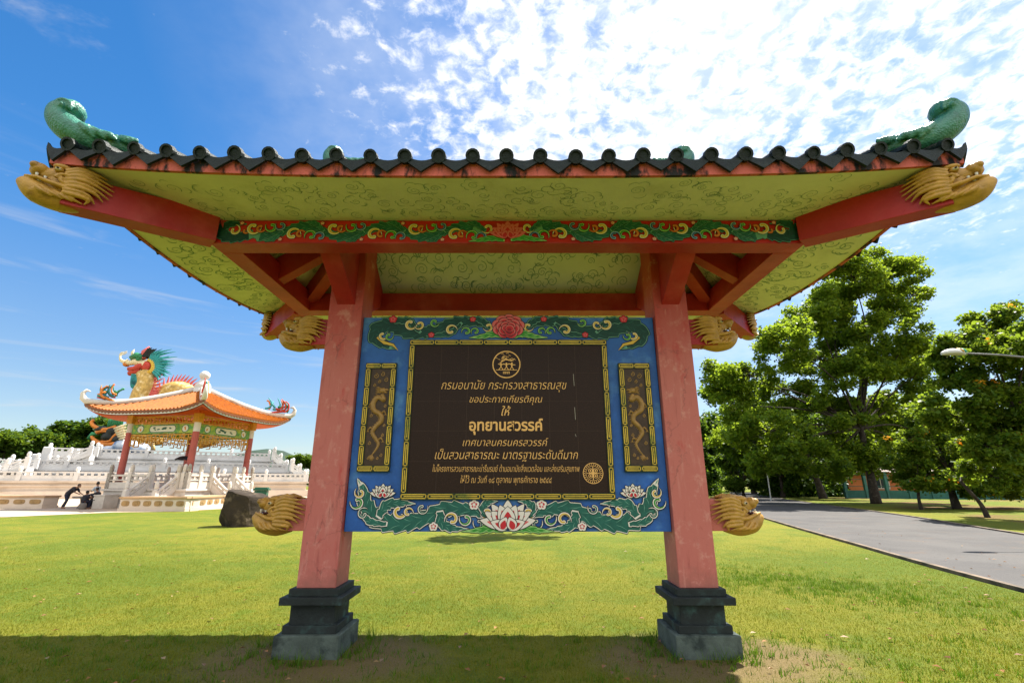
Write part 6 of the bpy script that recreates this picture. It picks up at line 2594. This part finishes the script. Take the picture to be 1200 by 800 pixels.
# ------------------------------------------------------------------ people at the stone table
skin_m = mat('tan_skin', (0.22, 0.11, 0.065), 0.6)
hair_m = mat('black_hair', (0.01, 0.009, 0.008), 0.5)


def person(label, loc, rz, J, shirt, trousers, group=None, skirt=False):
    """J: joint positions in the figure's own metres; +x is forward"""
    o = thing('person', label, 'person', loc, rz, group)
    V = {k: Vector(v) for k, v in J.items()}
    b = MB()
    b.tube([V['pelvis'], V['waist'], V['chest'], V['neck']], [0.14, 0.125, 0.155, 0.06], 12)
    hd_ = V['head']
    b.ell(hd_, (0.095, 0.078, 0.118), 14, 10)
    b.ell(hd_ + Vector((0.085, 0, -0.015)), (0.022, 0.016, 0.025), 8, 6)
    b.ell(hd_ + Vector((0.055, 0, -0.075)), (0.04, 0.045, 0.035), 8, 6)
    for s in (-1, 1):
        b.ell(hd_ + Vector((0, s * 0.08, -0.01)), (0.02, 0.014, 0.03), 8, 6)
    b.tube([V['neck'], hd_ - Vector((0, 0, 0.06))], [0.055, 0.05], 10)
    for s in ('l', 'r'):
        b.tube([V['sh_' + s], V['el_' + s], V['ha_' + s]], [0.052, 0.042, 0.03], 10)
        b.tube([V['hip_' + s], V['kn_' + s], V['an_' + s]], [0.088, 0.062, 0.042], 10)
        b.tube([V['an_' + s] + Vector((-0.04, 0, -0.03)), V['an_' + s] + Vector((0.16, 0, -0.05))], [0.045, 0.035], 8)
        b.tube([V['chest'], V['sh_' + s]], [0.09, 0.06], 8)
        b.tube([V['pelvis'], V['hip_' + s]], [0.12, 0.1], 8)
        d = (V['ha_' + s] - V['el_' + s]).normalized()
        b.ell(V['ha_' + s] + d * 0.05, (0.042, 0.03, 0.042), 8, 6)
    me = sculpt(b, 0.02, 3, 'body')
    f = MB()
    for s in ('l', 'r'):
        d = (V['ha_' + s] - V['el_' + s]).normalized()
        sd = d.cross(Vector((0, 0, 1)))
        if sd.length < 0.1:
            sd = Vector((0, 1, 0))
        sd.normalize()
        p = V['ha_' + s] + d * 0.075
        for k, L_ in enumerate((0.07, 0.08, 0.075, 0.06)):
            q = p + sd * (0.018 * (k - 1.5))
            f.tube([q - d * 0.02, q + d * L_ * 0.6, q + d * L_ - Vector((0, 0, 0.015))], [0.010, 0.009, 0.006], 6)
        q = V['ha_' + s] + d * 0.03 + sd * 0.035
        f.tube([q, q + sd * 0.03 + d * 0.035, q + sd * 0.03 + d * 0.06], [0.011, 0.010, 0.007], 6)
    join_mesh(me, f)
    body_ = link('body', me, skin_m, o, smooth=True)
    c = MB()
    c.tube([V['pelvis'] + Vector((0, 0, 0.0)), V['waist'], V['chest'], V['neck'] - (V['neck'] - V['chest']) * 0.25], [0.165, 0.15, 0.178, 0.10], 12)
    for s in ('l', 'r'):
        c.tube([V['chest'], V['sh_' + s]], [0.10, 0.078], 10)
        c.tube([V['sh_' + s], V['sh_' + s].lerp(V['el_' + s], 0.85)], [0.074, 0.064], 10)
    link('shirt', sculpt(c, 0.02, 2, 'shirt'), shirt, o)
    c = MB()
    for s in ('l', 'r'):
        c.tube([V['pelvis'], V['hip_' + s]], [0.15, 0.115], 10)
        c.tube([V['hip_' + s], V['kn_' + s], V['an_' + s].lerp(V['kn_' + s], 0.1)], [0.112, 0.082, 0.07], 10)
    link('trousers', sculpt(c, 0.02, 2, 'trousers'), trousers, o)
    c = MB()
    c.ell(hd_ + Vector((-0.022, 0, 0.03)), (0.098, 0.09, 0.108), 12, 9)
    link('hair', c.mesh('hair'), hair_m, o, smooth=True)
    return o


dark_c = mat('dark_cloth', (0.018, 0.018, 0.024), 0.85, 0.2, 5)
dk_jean = mat('dark_jeans', (0.014, 0.018, 0.035), 0.85, 0.2, 5)
pale_c = mat('pale_blue_cloth', (0.42, 0.47, 0.52), 0.8, 0.1, 5)
white_c = mat('white_cloth', (0.66, 0.64, 0.62), 0.8, 0.1, 5)
stoneD = mat('grey_stone_table', (0.16, 0.14, 0.12), 0.8, 0.3, 4)


def at_px(px, Y):
    return (px - 600) / FPX * (CT * Y - 0.3)


PY = 33.2
bend = dict(pelvis=(-0.05, 0, 0.92), waist=(0.06, 0, 1.04), chest=(0.30, 0, 1.24), neck=(0.44, 0, 1.34), head=(0.56, 0, 1.44),
            sh_l=(0.36, 0.18, 1.27), sh_r=(0.36, -0.18, 1.27), el_l=(0.50, 0.22, 1.02), el_r=(0.52, -0.2, 1.02), ha_l=(0.72, 0.18, 0.9), ha_r=(0.74, -0.14, 0.92),
            hip_l=(-0.05, 0.1, 0.9), hip_r=(-0.05, -0.1, 0.9), kn_l=(-0.10, 0.12, 0.49), kn_r=(0.08, -0.12, 0.5), an_l=(-0.30, 0.12, 0.08), an_r=(-0.04, -0.12, 0.08))


def sit(zs=0.45, lean=0.12):
    return dict(pelvis=(0, 0, zs + 0.1), waist=(lean * 0.3, 0, zs + 0.24), chest=(lean, 0, zs + 0.46), neck=(lean * 1.4, 0, zs + 0.63), head=(lean * 1.7 + 0.03, 0, zs + 0.78),
                sh_l=(lean, 0.19, zs + 0.53), sh_r=(lean, -0.19, zs + 0.53), el_l=(lean + 0.14, 0.22, zs + 0.28), el_r=(lean + 0.14, -0.22, zs + 0.28), ha_l=(lean + 0.36, 0.14, zs + 0.32), ha_r=(lean + 0.36, -0.14, zs + 0.32),
                hip_l=(0.02, 0.1, zs + 0.09), hip_r=(0.02, -0.1, zs + 0.09), kn_l=(0.42, 0.12, zs + 0.06), kn_r=(0.42, -0.12, zs + 0.06), an_l=(0.40, 0.12, 0.08), an_r=(0.40, -0.12, 0.08))


person('person in dark clothes bending forward over the stone table', (at_px(78, PY), PY, 0.014), R(5), bend, dark_c, dk_jean)
person('person in a pale shirt and dark trousers sitting on the low ledge by the pavilion', (at_px(123, PY + 1), PY + 0.2, 0.014), R(175), sit(0.80, 0.05), pale_c, dk_jean)
person('person in dark clothes seated right of the stone table', (at_px(114, PY - 0.1), PY - 0.1, 0.014), R(178), sit(0.45, 0.1), dark_c, dark_c)
kid = {k: (v[0] * 0.75, v[1] * 0.75, v[2] * 0.8) for k, v in sit(0.5, 0.08).items()}
person('small person in dark clothes seated on a stool in front of the table', (at_px(98, PY - 1.0), PY - 1.0, 0.014), R(85), kid, dark_c, dk_jean)
tb = thing('stone_table', 'low dark stone table between the people', 'table', (at_px(97, PY), PY + 0.1, 0.014))
MB().lathe([(0.62, 0.66), (0.66, 0.69), (0.66, 0.75), (0.62, 0.77)], n=24).build('tabletop', stoneD, tb)
MB().lathe([(0.34, 0), (0.30, 0.1), (0.18, 0.35), (0.24, 0.66)], n=16).build('pedestal', stoneD, tb)
for (x, y, lbl) in ((at_px(98, PY - 1.0), PY - 1.0, 'drum stool under the small person'), (at_px(114, PY - 0.1), PY - 0.1, 'drum stool under the person right of the table')):
    o = MB().lathe([(0.15, 0), (0.2, 0.12), (0.2, 0.3), (0.15, 0.42 if 'small' not in lbl else 0.39), (0.02, 0.43 if 'small' not in lbl else 0.395)], n=16).build('stone_stool', stoneD)
    o.location = (x, y, 0.014)
    tag(o, lbl, 'stool', 'stone stools at the table')
o = MB().box((0, 0, 0.41), (0.7, 1.2, 0.8)).box((0, 0, 0.845), (0.8, 1.3, 0.07)).build('stone_ledge', warmw)
o.location = (at_px(122, PY + 0.2) + 0.02, PY + 0.3, 0.014)
tag(o, 'pale block ledge under the person in the pale shirt', 'ledge')
# visitor under an umbrella inside the pavilion
stand = dict(pelvis=(0, 0, 0.92), waist=(0, 0, 1.06), chest=(0.02, 0, 1.28), neck=(0.03, 0, 1.44), head=(0.05, 0, 1.59), sh_l=(0.02, 0.19, 1.36), sh_r=(0.02, -0.19, 1.36), el_l=(0.05, 0.25, 1.1), el_r=(0.08, -0.26, 1.12),
             ha_l=(0.2, 0.2, 0.95), ha_r=(0.24, -0.16, 1.32), hip_l=(0, 0.1, 0.9), hip_r=(0, -0.1, 0.9), kn_l=(0.03, 0.11, 0.5), kn_r=(0.0, -0.11, 0.5), an_l=(-0.02, 0.11, 0.08), an_r=(0.02, -0.11, 0.08))
vx, vy = at_px(205, 37.0), 37.0
person('person in a white top standing in the pavilion under a dark umbrella', (vx, vy, 1.24), R(-60), stand, white_c, dark_c)
um = thing('umbrella', 'dark open umbrella held up inside the pavilion', 'umbrella', (vx + 0.26, vy - 0.22, 1.24 + 1.35))
MB().tube([(0, 0, 0.06), (0, 0, 1.0)], 0.012, 6).build('shaft', steel_m, um)
m = MB()
pr = []
N_ = 8
vs = [(0, 0, 1.0)]
fs = []
for j in range(1, 6):
    t = j / 5
    for k in range(N_ * 3):
        a = 2 * math.pi * k / (N_ * 3)
        sc_ = 1.0 - 0.06 * (0.5 - 0.5 * math.cos(a * N_)) * t
        vs.append((0.66 * t * math.cos(a) * sc_, 0.66 * t * math.sin(a) * sc_, 1.0 - 0.30 * t ** 2 + 0.03 * (0.5 - 0.5 * math.cos(a * N_)) * t))
for k in range(24):
    fs.append((0, 1 + k, 1 + (k + 1) % 24))
for j in range(4):
    for k in range(24):
        b_ = 1 + j * 24
        fs.append((b_ + k, b_ + 24 + k, b_ + 24 + (k + 1) % 24, b_ + (k + 1) % 24))
m.add(vs, fs)
cn = m.build('canopy', mat('charcoal_umbrella_cloth', (0.03, 0.03, 0.035), 0.7), um, smooth=True)
